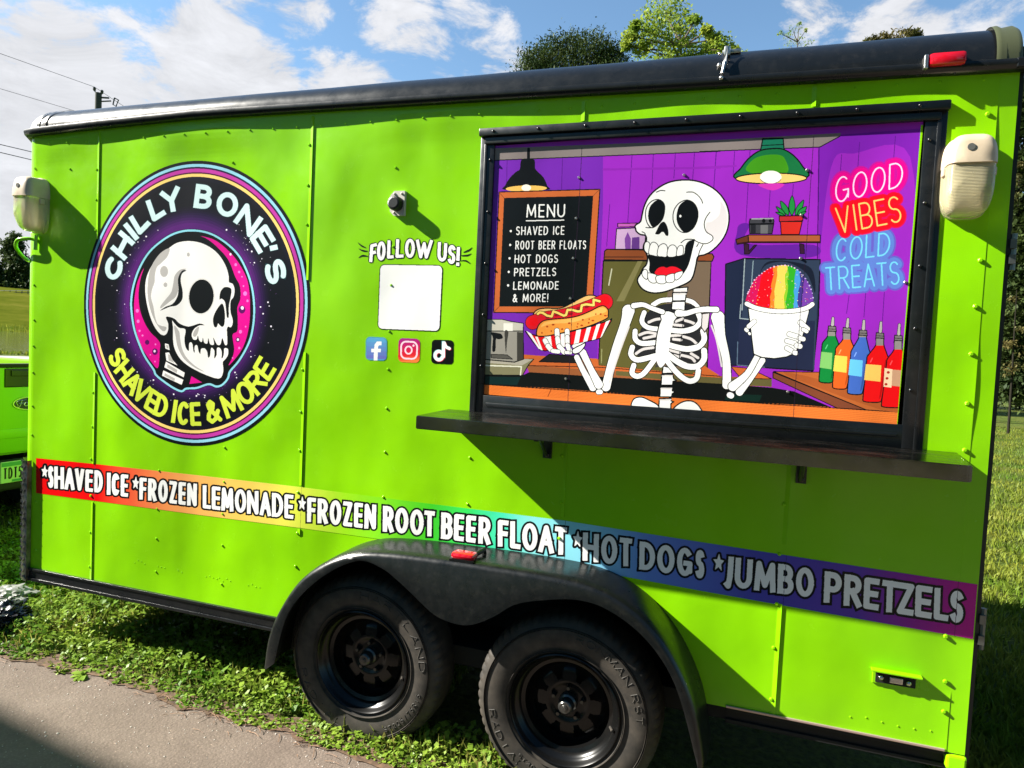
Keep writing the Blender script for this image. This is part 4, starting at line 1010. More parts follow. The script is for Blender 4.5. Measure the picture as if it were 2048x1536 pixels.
for F, ch, q, w in ((L3, 'S', (468, 562), .085), (L3, 'H', (535, 692), .09), (L3, 'A', (612, 815), .10), (L3, 'V', (712, 880), .10), (L3, 'E', (808, 975), .072), (L3, 'D', (905, 1015), .088), (L3, 'I', (1028, 1070), .036), (L3, 'C', (1112, 1090), .078), (L3, 'E', (1228, 1095), .072),
                    (L4, '&', (165, 1075), .105), (L4, 'M', (348, 1010), .125), (L4, 'O', (488, 910), .10), (L4, 'R', (602, 815), .095), (L4, 'E', (698, 692), .082)):
    arc_letter(ch, F(q)[0], w*.90, .858, .690, 4.1, YE, None, False)
part(c.build('logo_sticker', SY, None))

# ------------------------------------------------------------------ rainbow banner with lettering
c = Canvas(66, 905, 1958, 1285)
rainbow = vinyl('rainbow_vinyl', (200, 200, 200), .36)
sx = nd(rainbow, 'ShaderNodeSeparateXYZ'); lk(rainbow, pos_node(rainbow), sx.inputs[0])
mrx = nd(rainbow, 'ShaderNodeMapRange'); mrx.inputs['From Min'].default_value = -3.62; mrx.inputs['From Max'].default_value = .755
lk(rainbow, sx.outputs[0], mrx.inputs['Value'])
stops = []
for px, col in ((80, (228, 8, 10)), (195, (230, 12, 14)), (262, (230, 92, 56)), (380, (238, 168, 92)), (520, (232, 206, 92)), (610, (206, 220, 70)), (690, (150, 214, 30)), (860, (66, 200, 40)), (935, (52, 208, 90)), (1000, (70, 222, 180)), (1060, (140, 226, 226)), (1180, (138, 210, 232)), (1290, (104, 140, 216)), (1500, (78, 80, 180)), (1720, (92, 58, 168)), (1840, (150, 30, 150)), (1940, (190, 22, 140))):
    x = U(px, 1030 if px < 1000 else 1150).x; stops.append((max(0, min(1, (x+3.62)/4.375)), s2l(col)))
lk(rainbow, ramp(rainbow, mrx.outputs[0], stops), bsdf(rainbow).inputs['Base Color'])
TOPB = [(72, 916), (200, 929), (400, 951), (601, 974), (800, 1000), (1000, 1025), (1127, 1041), (1400, 1084), (1640, 1121), (1955, 1169)]
BOTB = [(1946, 1278), (1640, 1224), (1400, 1181), (1255, 1154), (1130, 1133), (960, 1108), (800, 1084), (601, 1056), (400, 1030), (200, 1003), (72, 986)]
c.fill(TOPB+BOTB, rainbow, sm=False)
Fn = [None, T(60, 900, 6.4), T(360, 930, 6.4), T(660, 960, 6.4), T(960, 1000, 6.4), T(1240, 1040, 6.4), T(1420, 1080, 6.4), T(1640, 1110, 6.4)]
words = [('SHAVED', 1, (232, 203), (232, 482), 1, (932, 268), (930, 550), .086, [(0, .098), (.112, .29), (.30, .485), (.49, .66), (.682, .82), (.842, 1)]),
         ('ICE', 1, (988, 288), (985, 570), 1, (1257, 318), (1254, 602), .088, [(0, .16), (.22, .58), (.65, 1)]),
         ('FROZEN', 1, (1402, 350), (1398, 630), 2, (217, 240), (213, 532), .086, None),
         ('LEMONADE', 2, (291, 257), (290, 552), 2, (1450, 385), (1450, 692), .084, [(0, .09), (.10, .195), (.205, .34), (.355, .48), (.49, .615), (.63, .755), (.765, .888), (.902, 1)]),
         ('FROZEN', 2, (1630, 412), (1626, 727), 3, (592, 318), (586, 634), .088, None),
         ('ROOT', 3, (680, 330), (675, 658), 3, (1342, 403), (1338, 728), .092, [(0, .21), (.235, .49), (.525, .785), (.80, 1)]),
         ('BEER', 3, (1425, 413), (1420, 750), 4, (140, 228), (132, 575), .092, [(0, .235), (.26, .46), (.505, .70), (.755, 1)]),
         ('FLOAT', 4, (228, 250), (226, 592), 4, (1112, 352), (1108, 712), .094, [(0, .155), (.18, .33), (.355, .575), (.59, .815), (.83, 1)]),
         ('HOT', 4, (1318, 412), (1312, 772), 4, (1947, 498), (1943, 858), .096, [(0, .325), (.375, .70), (.75, 1)]),
         ('DOGS', 5, (252, 272), (245, 630), 5, (1082, 392), (1076, 756), .098, [(0, .24), (.275, .54), (.58, .82), (.865, 1)]),
         ('JUMBO', 6, (200, 203), (175, 590), 6, (1332, 370), (1326, 742), .100, [(0, .095), (.115, .31), (.335, .575), (.595, .775), (.80, 1)]),
         ('PRETZELS', 7, (62, 205), (45, 605), 7, (1842, 470), (1828, 880), .102, [(0, .125), (.143, .27), (.285, .395), (.415, .525), (.525, .645), (.655, .775), (.79, .895), (.905, 1)])]
stk = []
for t, fa, tl, bl, fb, tr, br, hf, sl in words:
    tl, bl, tr, br = Fn[fa](tl)[0], Fn[fa](bl)[0], Fn[fb](tr)[0], Fn[fb](br)[0]
    hpx = (bl[1]-tl[1]+br[1]-tr[1])/2; hf *= .93
    for s_ in text_strokes(t, (tl, tr, br, bl), hpx*hf, .16, sl): stk.append((s_, hpx*hf))
stars = []
for f, q, rx, ry in ((1, (188, 278), 38, 78), (1, (1353, 425), 40, 80), (2, (1563, 495), 46, 88), (4, (1250, 508), 56, 104), (5, (1263, 548), 64, 110)):
    cx, cy = Fn[f](q)[0]; P = []
    for k in range(10):
        a = -math.pi/2+.08+k*math.pi/5; r = 1.0 if k % 2 == 0 else .46
        P.append((cx+rx/6.4*r*math.cos(a)*1.05, cy+ry/6.4*r*math.sin(a)))
    stars.append(P)
for s_, h in stk: c.stroke(s_, h+4.4*h/4.6*.9, K, 'sq'); c.stroke(s_, h+3.6, K)
for P in stars: c.stroke(np.vstack([P, P[:1]]), 5.0, K)
for s_, h in stk: c.stroke(s_, h, WH, 'sq')
for P in stars: c.fill(P, WH, sm=False); c.stroke(np.vstack([P, P[:1]]), .5, WH)
c.stroke([(189.6, 928), (188.2, 1003)], .35, C(90, 60, 60)); c.stroke([(603.5, 974), (600.5, 1057)], .35, C(120, 120, 60)); c.stroke([(1131, 1041), (1129, 1134)], .4, C(70, 90, 100)); c.stroke([(1573, 1111), (1566, 1212)], .4, C(40, 40, 70)); c.stroke([(1917, 1163), (1909, 1272)], .5, C(70, 20, 60))
part(c.build('rainbow_banner', SY, None))

# ------------------------------------------------------------------ FOLLOW US!, blank card, three app icons
F1 = T(680, 460, 5.486); F2 = T(700, 470, 7.877)
c = Canvas(708, 468, 950, 542)
items = []
for ch, q in (('F', [(322, 152), (424, 126), (400, 405), (305, 432)]), ('O', [(428, 112), (562, 92), (556, 392), (424, 408)]), ('L', [(592, 86), (690, 82), (690, 364), (578, 374)]), ('L', [(728, 66), (850, 66), (842, 352), (716, 362)]),
              ('O', [(870, 60), (1024, 60), (1018, 358), (864, 360)]), ('W', [(1040, 72), (1306, 80), (1262, 374), (1050, 362)]), ('U', [(1386, 108), (1532, 134), (1518, 424), (1374, 408)]), ('S', [(1552, 148), (1668, 172), (1652, 462), (1536, 446)]), ('!', [(1680, 184), (1738, 196), (1722, 490), (1668, 480)])):
    tl, tr, br, bl = F2(*q)
    for s_ in text_strokes(ch, (tl, tr, br, bl), 3.0, .1, slots=[(0, 1)]): items.append(s_)
for s_ in items: c.stroke(s_, 5.1, K)
for s_ in items: c.stroke(s_, 3.1, WH, 'sq')
for q in (((125, 118), (175, 165), (245, 200)), ((138, 215), (195, 245), (270, 255)), ((138, 358), (195, 325), (275, 335)), ((1925, 195), (1870, 240), (1790, 272)), ((1910, 292), (1850, 320), (1755, 326)), ((1735, 408), (1820, 405), (1890, 448))):
    P = spline(F2(*q), False, 6); c.stroke(P, np.interp(np.linspace(0, 1, len(P)), [0, .6, 1], [.4, 1.7, .8]), K)
part(c.build('follow_lettering', SY, None))
def rquad(q, r, n=5):
    tl, tr, br, bl = [np.array(v) for v in q]; out = []
    for cu, cv, a0 in ((r, r, 180), (1-r, r, 270), (1-r, 1-r, 0), (r, 1-r, 90)):
        for k in range(n+1):
            a = math.radians(a0+90*k/n); u, v = cu+r*math.cos(a), cv+r*math.sin(a)
            out.append((tl+(tr-tl)*u)*(1-v)+(bl+(br-bl)*u)*v)
    return np.array(out)
c = Canvas(750, 522, 892, 668)
c.fill(rquad(F1((440, 378), (1126, 388), (1092, 1112), (414, 1086)), .075), C(236, 236, 232), sm=False, line=.8, lm=K)
part(c.build('white_card_sticker', SY, None))
c = Canvas(725, 668, 780, 726)
c.fill(rquad(F1((284, 1168), (518, 1180), (512, 1438), (280, 1426)), .2), C(70, 150, 170), sm=False)
for k in range(5):
    c.fill([q for q in rquad(F1((292, 1178), (510, 1188), (504, 1428), (288, 1418)), .18) if True] if k == 0 else F1((292, 1178+48*k), (508, 1188+48*k), (505, 1420), (289, 1410)), C(88+4*k, 160-12*k, 204-4*k), sm=False)
c.fill(F1((370, 1432), (372, 1342), (344, 1342), (344, 1304), (375, 1304), (380, 1256), (405, 1224), (456, 1224), (456, 1264), (428, 1264), (416, 1282), (416, 1304), (450, 1304), (446, 1342), (415, 1342), (411, 1432)), WH, sm=False)
part(c.build('letter_f_app_icon', SY, None))
c = Canvas(790, 670, 846, 730)
P = rquad(F1((642, 1184), (880, 1194), (874, 1460), (636, 1448)), .2)
c.fill(P, C(196, 30, 120), sm=False); mk_ = c.pmask(P); c.clip = np.zeros((c.h, c.w), bool); c.clip[mk_[2]:mk_[3], mk_[0]:mk_[1]] = mk_[4]
for k in range(12):
    t = k/11; y = 1184+24*k
    col = tuple(int(np.interp(t, [0, .35, .7, 1], v)) for v in ([158, 200, 226, 244], [40, 24, 28, 130], [136, 96, 48, 60]))
    c.fill(F1((600, y), (900, y-30), (900, 1500), (600, 1500)), C(*col), sm=False)
P = rquad(F1((672, 1222), (848, 1230), (842, 1416), (668, 1408)), .3); c.stroke(np.vstack([P, P[:1]]), 1.7, C(250, 214, 226))
c.stroke(ell(F1((752, 1318))[0], 6.6, 7.4)[list(range(36))+[0]], 1.6, C(250, 214, 226)); c.fill(ell(F1((806, 1268))[0], 2.0, 2.2), C(250, 214, 226))
part(c.build('camera_app_icon', SY, None))
c = Canvas(858, 672, 912, 732)
c.fill(rquad(F1((1008, 1202), (1248, 1210), (1242, 1476), (1000, 1464)), .16), C(10, 11, 13), sm=False)
for dx, dy, m in ((5, 5, C(214, 60, 90)), (-4, -4, C(120, 200, 204)), (0, 0, C(244, 242, 242))):
    c.stroke(ell(F1((1085+dx, 1378+dy))[0], 7.6, 8.4)[list(range(2, 33))], 3.2, m)
    c.stroke(F1((1138+dx, 1240+dy), (1134+dx, 1385+dy)), 3.1, m, 'sq'); c.curve(F1((1145+dx, 1240+dy), (1165+dx, 1282+dy), (1200+dx, 1300+dy)), 2.9, m)
part(c.build('music_note_app_icon', SY, None))

# scraped patch under the roof lip and faint overspray near the icons
c = Canvas(318, 274, 376, 302)
c.fill([(326, 282), (345, 279), (366, 282), (369, 294), (350, 297), (328, 295)], C(62, 96, 40), sm=True); c.fill([(328, 292), (350, 294), (368, 291), (366, 297), (330, 297)], C(120, 84, 44), sm=True)
c.stroke([(331, 282), (338, 290)], .6, C(200, 205, 180)); c.stroke([(345, 297), (350, 293)], .7, K); c.stroke([(333, 280), (333, 286)], .5, K)
part(c.build('scraped_patch', SY-.0006, None))
# ------------------------------------------------------------------ serving counter
CZ = 1.425
b = MB()
pl = [(-1.236, -.232), (.640, -.232), (.652, -.228), (.664, 0.0), (-1.205, 0.0), (-1.24, -.226)]
def shelf_z(x, y): return CZ-.006*(x+.3)+y*.06
V = []; n = len(pl)
for (x, y) in pl: V.append((x, y, shelf_z(x, y)))
for (x, y) in pl: V.append((x, y, shelf_z(x, y)-.052))
b.add(V, [tuple(range(n)), tuple(range(n, 2*n))[::-1]]+[(i, n+i, n+(i+1) % n, (i+1) % n) for i in range(n)])
sh = part(b.build('serving_counter', steel))
bm = bmesh.new(); bm.from_mesh(sh.data); bmesh.ops.bevel(bm, geom=[e for e in bm.edges], offset=.003, segments=2, affect='EDGES'); bm.to_mesh(sh.data); bm.free()
for bx in (U(1095, 900).x, U(1600, 960).x):
    b = MB(); b.box(bx-.015, bx+.02, -.012, .0, CZ-.16, CZ-.045); b.box(bx-.008, bx+.008, -.17, -.006, CZ-.075, CZ-.058)
    b.tube([(bx, -.012, CZ-.15), (bx, -.12, CZ-.07)], .008, 6); b.ball((bx+.004, -.014, CZ-.145), .011); b.box(bx-.07, bx-.02, -.05, -.004, CZ-.07, CZ-.05)
    o = b.build('fold_bracket', black_paint); o.parent = sh

# ------------------------------------------------------------------ wall lamps
def wall_lamp(cx, cz, w, h, dep, tilt=0.0):
    def outline(k, y, zt=1.0):
        P = []; r = min(w, h)*.5
        for i in range(40):
            a = 2*math.pi*i/40; ca, sa = math.cos(a), math.sin(a); e = .52
            x = math.copysign(abs(ca)**e, ca)*w/2*k; z = math.copysign(abs(sa)**e, sa)*h/2*k
            P.append((x, y, z))
        return P
    rings = [outline(1.0, 0), outline(1.0, -.018), outline(.97, -.022), outline(.96, -dep*.72), outline(.90, -dep*.9), outline(.74, -dep), outline(.3, -dep*1.02), outline(.01, -dep*1.02)]
    V = [p for r in rings for p in r]; F = []
    for i in range(len(rings)-1):
        for k in range(40): F.append((i*40+k, i*40+(k+1) % 40, (i+1)*40+(k+1) % 40, (i+1)*40+k))
    def cut(nm, m, keep_top):
        me = bpy.data.meshes.new(nm); me.from_pydata(V, [], F)
        bm = bmesh.new(); bm.from_mesh(me)
        zc = h*.12
        bmesh.ops.bisect_plane(bm, geom=bm.verts[:]+bm.edges[:]+bm.faces[:], plane_co=(0, 0, zc), plane_no=(0, 0, 1), clear_inner=keep_top, clear_outer=not keep_top)
        ed = [e for e in bm.edges if e.is_boundary and all(abs(v.co.z-zc) < 1e-4 for v in e.verts)]
        if keep_top:
            for v in bm.verts:
                v.co.x *= 1.03; v.co.y *= 1.06 
            if ed: bmesh.ops.contextual_create(bm, geom=ed)
        else:
            for v in bm.verts:
                if v.co.y < -.02 and v.co.z < -.2*h: v.co.y *= 1-.25*((-v.co.z/h)-.2)/.3
        bmesh.ops.recalc_face_normals(bm, faces=bm.faces[:])
        for v in bm.verts: v.co += Vector((cx, 0, cz))
        bm.to_mesh(me); bm.free(); me.materials.append(m)
        me.polygons.foreach_set('use_smooth', [True]*len(me.polygons)); me.set_sharp_from_angle(angle=math.radians(45))
        o = bpy.data.objects.new(nm, me); COL.objects.link(o); return o
    hs = part(cut('wall_lamp', amber, True))
    ln = cut('lamp_lens', lens_m, False); ln.parent = hs
    b = MB(); b.lathe_y([(.0001, -dep*1.09), (.011, -dep*1.09), (.013, -dep*1.0)], cx-.012, cz+h*.30, 14)
    o = b.build('photo_sensor', mat('sensor_grey', (.12, .12, .11), .4)); o.parent = hs
    for s_ in (-1, 1):
        b = MB(); b.box(cx+s_*w*.47-.01, cx+s_*w*.47+.01, -.055, -.03, cz+.0, cz+.028, .004)
        o = b.build('lens_clip', amber); o.parent = hs
    b = MB(); b.box(cx-w*.3, cx+w*.3, -.045, -.002, cz-h*.38, cz+h*.08, .01)
    o = b.build('lamp_reflector', mat('reflector', (.75, .72, .6), .25)); o.parent = hs
pa, pb = U(1932, 268, -.06), U(1932, 434, -.06); wall_lamp((U(1893, 350, -.05).x+U(1978, 350, -.02).x)/2, (pa.z+pb.z)/2, .142, pa.z-pb.z, .098)
pa, pb = U(62, 352, -.06), U(62, 464, -.06); LX = (U(30, 400, -.09).x+U(96, 400, -.004).x)/2-.02
wall_lamp(LX+.02, (pa.z+pb.z)/2, .138, pa.z-pb.z, .105)
# conduit loop under the front lamp
p0 = U(72, 476, -.02)
b = MB(); b.tube(spline([(XL+.12, -.002, p0.z-.01), (XL+.09, -.028, p0.z-.004), (XL+.03, -.040, p0.z-.012), (XL-.012, -.02, p0.z-.045), (XL-.012, .01, p0.z-.085), (XL+.03, .02, p0.z-.115), (XL+.06, .012, p0.z-.115)], False, 6), .009, 10)
b.tube([U(72, 470, -.012), U(71, 500, -.012)], .009, 8)
part(b.build('cable_loop', lime, smooth=True))

# power inlet with louvres, empty marker bracket
p = U(798, 408)
b = MB(); w_, h_ = .034, .052; ch_ = .018
b.prism_y([(p.x-w_+ch_, p.z-h_), (p.x+w_, p.z-h_), (p.x+w_, p.z+h_), (p.x-w_+ch_, p.z+h_), (p.x-w_, p.z+h_-ch_), (p.x-w_, p.z-h_+ch_)], -.016, .0)
for q in ((.020, .040), (-.014, .040), (-.014, -.040)): b.ball((p.x+q[0], -.0165, p.z+q[1]), .005)
pi = part(b.build('power_inlet', mat('inlet_flange', (.55, .52, .46), .45)))
b = MB(); V = []; F = []; n_ = 72
for y_, r_ in ((-.016, .031), (-.042, .031), (-.049, .029), (-.052, .020), (-.052, .0005)):
    for k in range(n_):
        rr = r_*(1.0 if k % 3 else .92) if y_ > -.051 else r_; a = 2*math.pi*k/n_; V.append((p.x+rr*math.cos(a), y_, p.z-.004+rr*math.sin(a)))
for i in range(4):
    for k in range(n_): F.append((i*n_+k, i*n_+(k+1) % n_, (i+1)*n_+(k+1) % n_, (i+1)*n_+k))
b.add(V, F); o = b.build('screw_cap', mat('inlet_black', (.012, .013, .014), .4)); o.parent = pi
p = U(1790, 1357)
b = MB(); b.box(p.x-.072, p.x+.072, -.006, .0, p.z-.026, p.z+.024, .002); b.box(p.x-.078, p.x+.078, -.030, .0, p.z+.022, p.z+.028, .001)
o = part(b.build('marker_bracket', lime))
b = MB(); b.box(p.x-.062, p.x+.062, -.0085, -.003, p.z-.020, p.z+.018); 
o2 = b.build('marker_socket', under); o2.parent = o
b = MB(); b.ball((p.x-.045, -.012, p.z), .009); b.ball((p.x+.04, -.012, p.z-.004), .009); b.box(p.x-.02, p.x+.022, -.018, -.006, p.z-.012, p.z+.010, .003)
o2 = b.build('lamp_contact', chrome); o2.parent = o

# front corner guard and lower trim
b = MB(); V = []; F = []; rc = .104; NA = 12; zs = np.linspace(ZB-.07, U(60, 920).z, 60); bumpy = []
for z in zs:
    for k in range(NA+4):
        if k < 3: x, y = XL+rc-.002-.001*k, -.002-.0088*k
        else:
            a = math.radians(-92-88*(k-3)/NA); x, y = XL+rc+(rc+.02)*math.cos(a), .1+(rc+.02)*math.sin(a)
        V.append((x, y, z))
n = NA+4
for j in range(len(zs)-1):
    for k in range(n-1): F.append((j*n+k, j*n+k+1, (j+1)*n+k+1, (j+1)*n+k))
b.add(V, F)
for j in range(21):
    z = zs[0]+.02+j*(zs[-1]-zs[0]-.03)/20
    for k in range(6):
        a = -98-13*k-(6 if j % 2 else 0)
        x, y = XL+rc+(rc+.022)*math.cos(math.radians(a)), .1+(rc+.022)*math.sin(math.radians(a))
        s_ = 1 if (j+k) % 2 else -1
        b.tube([(x-.008*s_, y, z-.010), (x+.008*s_, y, z+.010)], [.0025, .0035], 5)
part(b.build('corner_guard', diamond, smooth=True))
for (xa, xb) in ((XL+.10, -1.95), (-.02, XR-.03)):
    yo = .0 if xa < -2 else .035
    b = MB(); b.box(xa, xb, -.014+yo*.4, .03, ZB-.012, ZB+.0, .002); b.box(xa, xb, -.008+yo, .06, ZB-.050, ZB-.013); b.box(xa, xb, -.016+yo, .06, ZB-.068, ZB-.052, .002)
    part(b.build('lower_trim', black_paint if xa < -2 else under))
b = MB(); b.box(-.02, XR-.06, -.0085, -.001, ZB+.0022, ZB+.011, .002); part(b.build('trim_strip', mat('bare_trim', (.55, .40, .36), .35, .6)))
b = MB(); b.box(XR-.055, XR+.006, -.012, .03, ZB-.055, ZB-.004, .008); part(b.build('rear_corner_foot', lime))
b = MB(); b.box(.1, XR-.1, .25, .33, ZB-.14, ZB-.06); b.box(-3.4, .6, .45, .52, ZB-.14, ZB-.06); b.box(-3.4, .6, WID-.5, WID-.43, ZB-.14, ZB-.06)
for hx in (-1.48, -.60): b.tube([(hx, .12, .345), (hx, WID-.1, .345)], .035, 10)
for hx in (-1.48, -.60): b.lathe_y([(.0001, WID-.02), (.34, WID-.02), (.34, WID-.2), (.0001, WID-.2)], hx, .345, 32)
part(b.build('chassis', under))
b = MB(); b.tube([(XL+.1, 1.05, ZB-.05), (XL-.75, 1.05, ZB-.05)], .05, 8); b.tube([(XL+.05, .45, ZB-.06), (XL-.6, 1.0, ZB-.06)], .04, 8); b.tube([(XL+.05, 1.65, ZB-.06), (XL-.6, 1.1, ZB-.06)], .04, 8); b.tube([(XL-.55, 1.05, ZB-.1), (XL-.55, 1.05, .05)], .03, 8); b.box(XL-.63, XL-.47, .97, 1.13, .0, .05)
part(b.build('drawbar', under))

# ------------------------------------------------------------------ double wheel arch
FY0 = -.215
top = spline([(-1.945, .26), (-1.925, .40), (-1.868, .535), (-1.775, .67), (-1.655, .765), (-1.52, .826), (-1.36, .852), (-1.04, .863), (-.68, .862), (-.50, .845), (-.36, .79), (-.25, .70), (-.165, .58), (-.108, .45), (-.075, .30), (-.072, .26)], False, 6)
lowp = [U(*q, -.2) for q in [(552, 1325), (580, 1225), (640, 1158), (714, 1121), (765, 1134), (810, 1170), (843, 1202), (875, 1230), (915, 1246), (948, 1247), (990, 1231), (1030, 1208), (1080, 1199), (1158, 1198), (1223, 1221), (1296, 1280), (1352, 1370), (1392, 1515)]]
low = spline([(p.x, p.z) for p in lowp], False, 6)
# make the lower contour share the number of points of the upper one
def resample(P, n):
    d = np.concatenate([[0], np.cumsum(np.linalg.norm(np.diff(P, axis=0), axis=1))]); t = np.linspace(0, d[-1], n)
    return np.stack([np.interp(t, d, P[:, 0]), np.interp(t, d, P[:, 1])], -1)
NP = 120; tp = resample(np.asarray(top), NP); lo = resample(np.asarray(low), NP)
# match stations by x across the middle so the plate is clean
b = MB(); V = []; F = []
tang = np.gradient(tp, axis=0); nr = np.stack([-tang[:, 1], tang[:, 0]], -1); nr /= np.linalg.norm(nr, axis=1)[:, None]
rows = [(0.0, 0.004), (-.10, 0.002), (-.165, -.001), (FY0+.018, -.006), (FY0+.006, -.014), (FY0, -.026)]
for y, off in rows:
    for k in range(NP): V.append((tp[k, 0]+nr[k, 0]*off, y, tp[k, 1]+nr[k, 1]*off))
for i in range(len(rows)-1):
    for k in range(NP-1): F.append((i*NP+k, i*NP+k+1, (i+1)*NP+k+1, (i+1)*NP+k))
base = len(V)-NP
fr = np.array([(V[base+k][0], V[base+k][2]) for k in range(NP)])
for k in range(NP): V.append((lo[k, 0], FY0+.002, lo[k, 1]))
for k in range(NP-1): F.append((base+k, base+k+1, base+NP+k+1, base+NP+k))
for k in range(NP):                                                         # turned-in lower edge
    V.append((lo[k, 0], FY0+.03, lo[k, 1]+.006))
for k in range(NP-1): F.append((base+NP+k, base+NP+k+1, base+2*NP+k+1, base+2*NP+k))
b.add(V, F)
fend = part(b.build('wheel_fender', fender_m, smooth=True))
b = MB()                                                                    # liner of the wheel well
V = []; F = []
for y in (-.005, .30):
    for k in range(NP): V.append((tp[k, 0]-nr[k, 0]*.02, y, tp[k, 1]-nr[k, 1]*.02))
for k in range(NP-1): F.append((k, k+1, NP+k+1, NP+k))
V += [(-1.95, .30, .2), (-.07, .30, .2), (-.07, .30, .86), (-1.95, .30, .86)]; n = 2*NP; F.append((n, n+1, n+2, n+3))
b.add(V, F); o = b.build('wheel_well', under); o.parent = fend
b = MB(); V = []; F = []                                                    # flange against the side sheet
for off in (.002, -.034):
    for k in range(NP): V.append((tp[k, 0]+nr[k, 0]*off, -.0035, tp[k, 1]+nr[k, 1]*off))
for k in range(NP-1): F.append((k, k+1, NP+k+1, NP+k))
b.add(V, F); o = b.build('fender_flange', under); o.parent = fend
p = U(938, 1120, -.12)
b = MB(); b.box(p.x-.048, p.x+.048, -.200, -.140, .862, .888, .011)
ml = b.build('fender_marker_light', red_lens, smooth=True); ml.parent = fend
b = MB(); b.box(p.x-.051, p.x+.051, -.203, -.137, .854, .864); b.tube([(p.x+.036, -.15, .875), (p.x+.055, -.10, .885), (p.x+.05, -.08, .86)], .010, 8)
o = b.build('marker_base', fender_m); o.parent = fend

# ------------------------------------------------------------------ wheels
def wheel(hx, hz, rot, lettering):
    R0 = .345; y0 = -.128; yw = .205
    w = empty('wheel', (hx, y0+.1, hz)); w.parent = TR; w.matrix_parent_inverse = Matrix.Translation((1.5, 0, 0))
    prof = [(.196, y0+.030), (.205, y0+.014), (.222, y0+.006), (.250, y0-.002), (.275, y0-.004), (.296, y0-.002), (.312, y0+.004), (.318, y0+.009), (.326, y0+.012), (.336, y0+.024), (.342, y0+.036), (.345, y0+.055), (.346, y0+.10), (.345, y0+.16), (.335, y0+.185), (.30, y0+yw), (.21, y0+yw-.01)]
    NS = 180; V = []; F = []; m_ = len(prof)
    for k in range(NS):
        a = 2*math.pi*k/NS
        for i, (r, y) in enumerate(prof):
            rr = r
            if 8 <= i <= 11 and (k % 3 == 0): rr -= .0055
            V.append((rr*math.cos(a), y-(y0+.1), rr*math.sin(a)))
    for k in range(NS):
        for i in range(m_-1): F.append((k*m_+i, ((k+1) % NS)*m_+i, ((k+1) % NS)*m_+i+1, k*m_+i+1))
    b = MB(); b.add(V, F)
    oy = y0+.1
    for rr in (.219, .300, .306): b.lathe_y([(rr-.0016, y0+.004-oy), (rr, y0-.006-oy), (rr+.0016, y0+.004-oy)], 0, 0, 90)
    tyre = b.build('tyre', rubber, smooth=True); tyre.parent = w
    for txt, a0, span, r0, r1, up in lettering:
        lb = MB()
        n_ = len(txt)
        for i, ch in enumerate(txt):
            if ch == ' ': continue
            a = math.radians(a0)+(-1 if up else 1)*math.radians(span)*((i+.5)/n_-.5)
            nrm = np.array([math.cos(a), math.sin(a)]); tg = np.array([nrm[1], -nrm[0]]) if up else np.array([-nrm[1], nrm[0]])
            ww = math.radians(span)/n_*(r0+r1)/2*.72*GL[ch][0]; ra, rb = (r0, r1) if up else (r1, r0)
            for st_ in GL[ch][1]:
                P = []
                for gx, gy in st_:
                    v = nrm*(ra+(rb-ra)*gy)+tg*(gx-.5)*ww; rad = np.linalg.norm(v)
                    yy = np.interp(rad, [.222, .250, .275, .296, .312], [y0+.006, y0-.002, y0-.004, y0-.002, y0+.004])
                    P.append((v[0], yy-oy-.0005, v[1]))
                lb.tube(P, .0021, 5)
        lo_ = lb.build('tyre_lettering', rubber_l); lo_.parent = w; lo_.rotation_euler = (0, rot, 0)
    # rim
    rp = [(.198, y0+.030), (.205, y0+.010), (.207, y0+.004), (.203, y0+.001), (.198, y0+.008), (.194, y0+.020), (.186, y0+.030), (.180, y0+.034), (.174, y0+.050), (.160, y0+.056), (.158, y0+.075), (.157, y0+.105), (.152, y0+.112)]
    b = MB(); b.lathe_y([(r, y-oy) for r, y in rp], 0, 0, 72)
    # dished centre disc with eight openings, cut as a polar grid
    NA, NRR = 160, 22; V = []; F = []
    rs = np.linspace(.036, .156, NRR)
    for r in rs:
        yy = np.interp(r, [.036, .06, .075, .12, .156], [y0+.085, y0+.085, y0+.078, y0+.082, y0+.108])
        for k in range(NA):
            a = 2*math.pi*k/NA; V.append((r*math.cos(a), yy-oy, r*math.sin(a)))
    for i in range(NRR-1):
        rm = (rs[i]+rs[i+1])/2
        for k in range(NA):
            a = (2*math.pi*(k+.5)/NA) % (2*math.pi/8)-math.pi/8
            wd = np.interp(rm, [.090, .100, .118, .136, .140], [.10, .12, .19, .24, .17]) if .090 < rm < .140 else -1
            if abs(a) < wd: continue
            F.append((i*NA+k, i*NA+(k+1) % NA, (i+1)*NA+(k+1) % NA, (i+1)*NA+k))
    b.add(V, F)
    rim = b.build('rim', rim_m, smooth=True); rim.parent = w
    b = MB(); b.lathe_y([(r, y-oy) for r, y in ((.0001, y0+.022), (.010, y0+.022), (.012, y0+.026), (.020, y0+.026), (.024, y0+.030), (.027, y0+.034), (.028, y0+.060), (.034, y0+.066), (.036, y0+.09))], 0, 0, 32)
    b.lathe_y([(.0001, y0+.019-oy), (.006, y0+.019-oy), (.007, y0+.023-oy)], 0, 0, 16)
    hc = b.build('hub_cap', mat('hub_dark_metal', (.10, .10, .095), .3, .8), smooth=True); hc.parent = w
    for k in range(5):
        a = 2*math.pi*k/5+.3; b = MB(); b.lathe_y([(.0001, y0+.064-oy), (.007, y0+.064-oy), (.009, y0+.070-oy), (.009, y0+.088-oy)], .057*math.cos(a), .057*math.sin(a), 6)
        o = b.build('lug_nut', mat('dull_nut', (.08, .08, .075), .35, .9)); o.parent = w
    b = MB(); a = math.radians(-14); b.tube([(.172*math.cos(a), y0+.045-oy, .172*math.sin(a)), (.186*math.cos(a), y0+.012-oy, .186*math.sin(a)+.006)], .005, 8)
    o = b.build('valve_stem', rubber); o.parent = w
    b = MB(); b.lathe_y([(.0001, y0+.14-oy), (.19, y0+.14-oy)], 0, 0, 24)
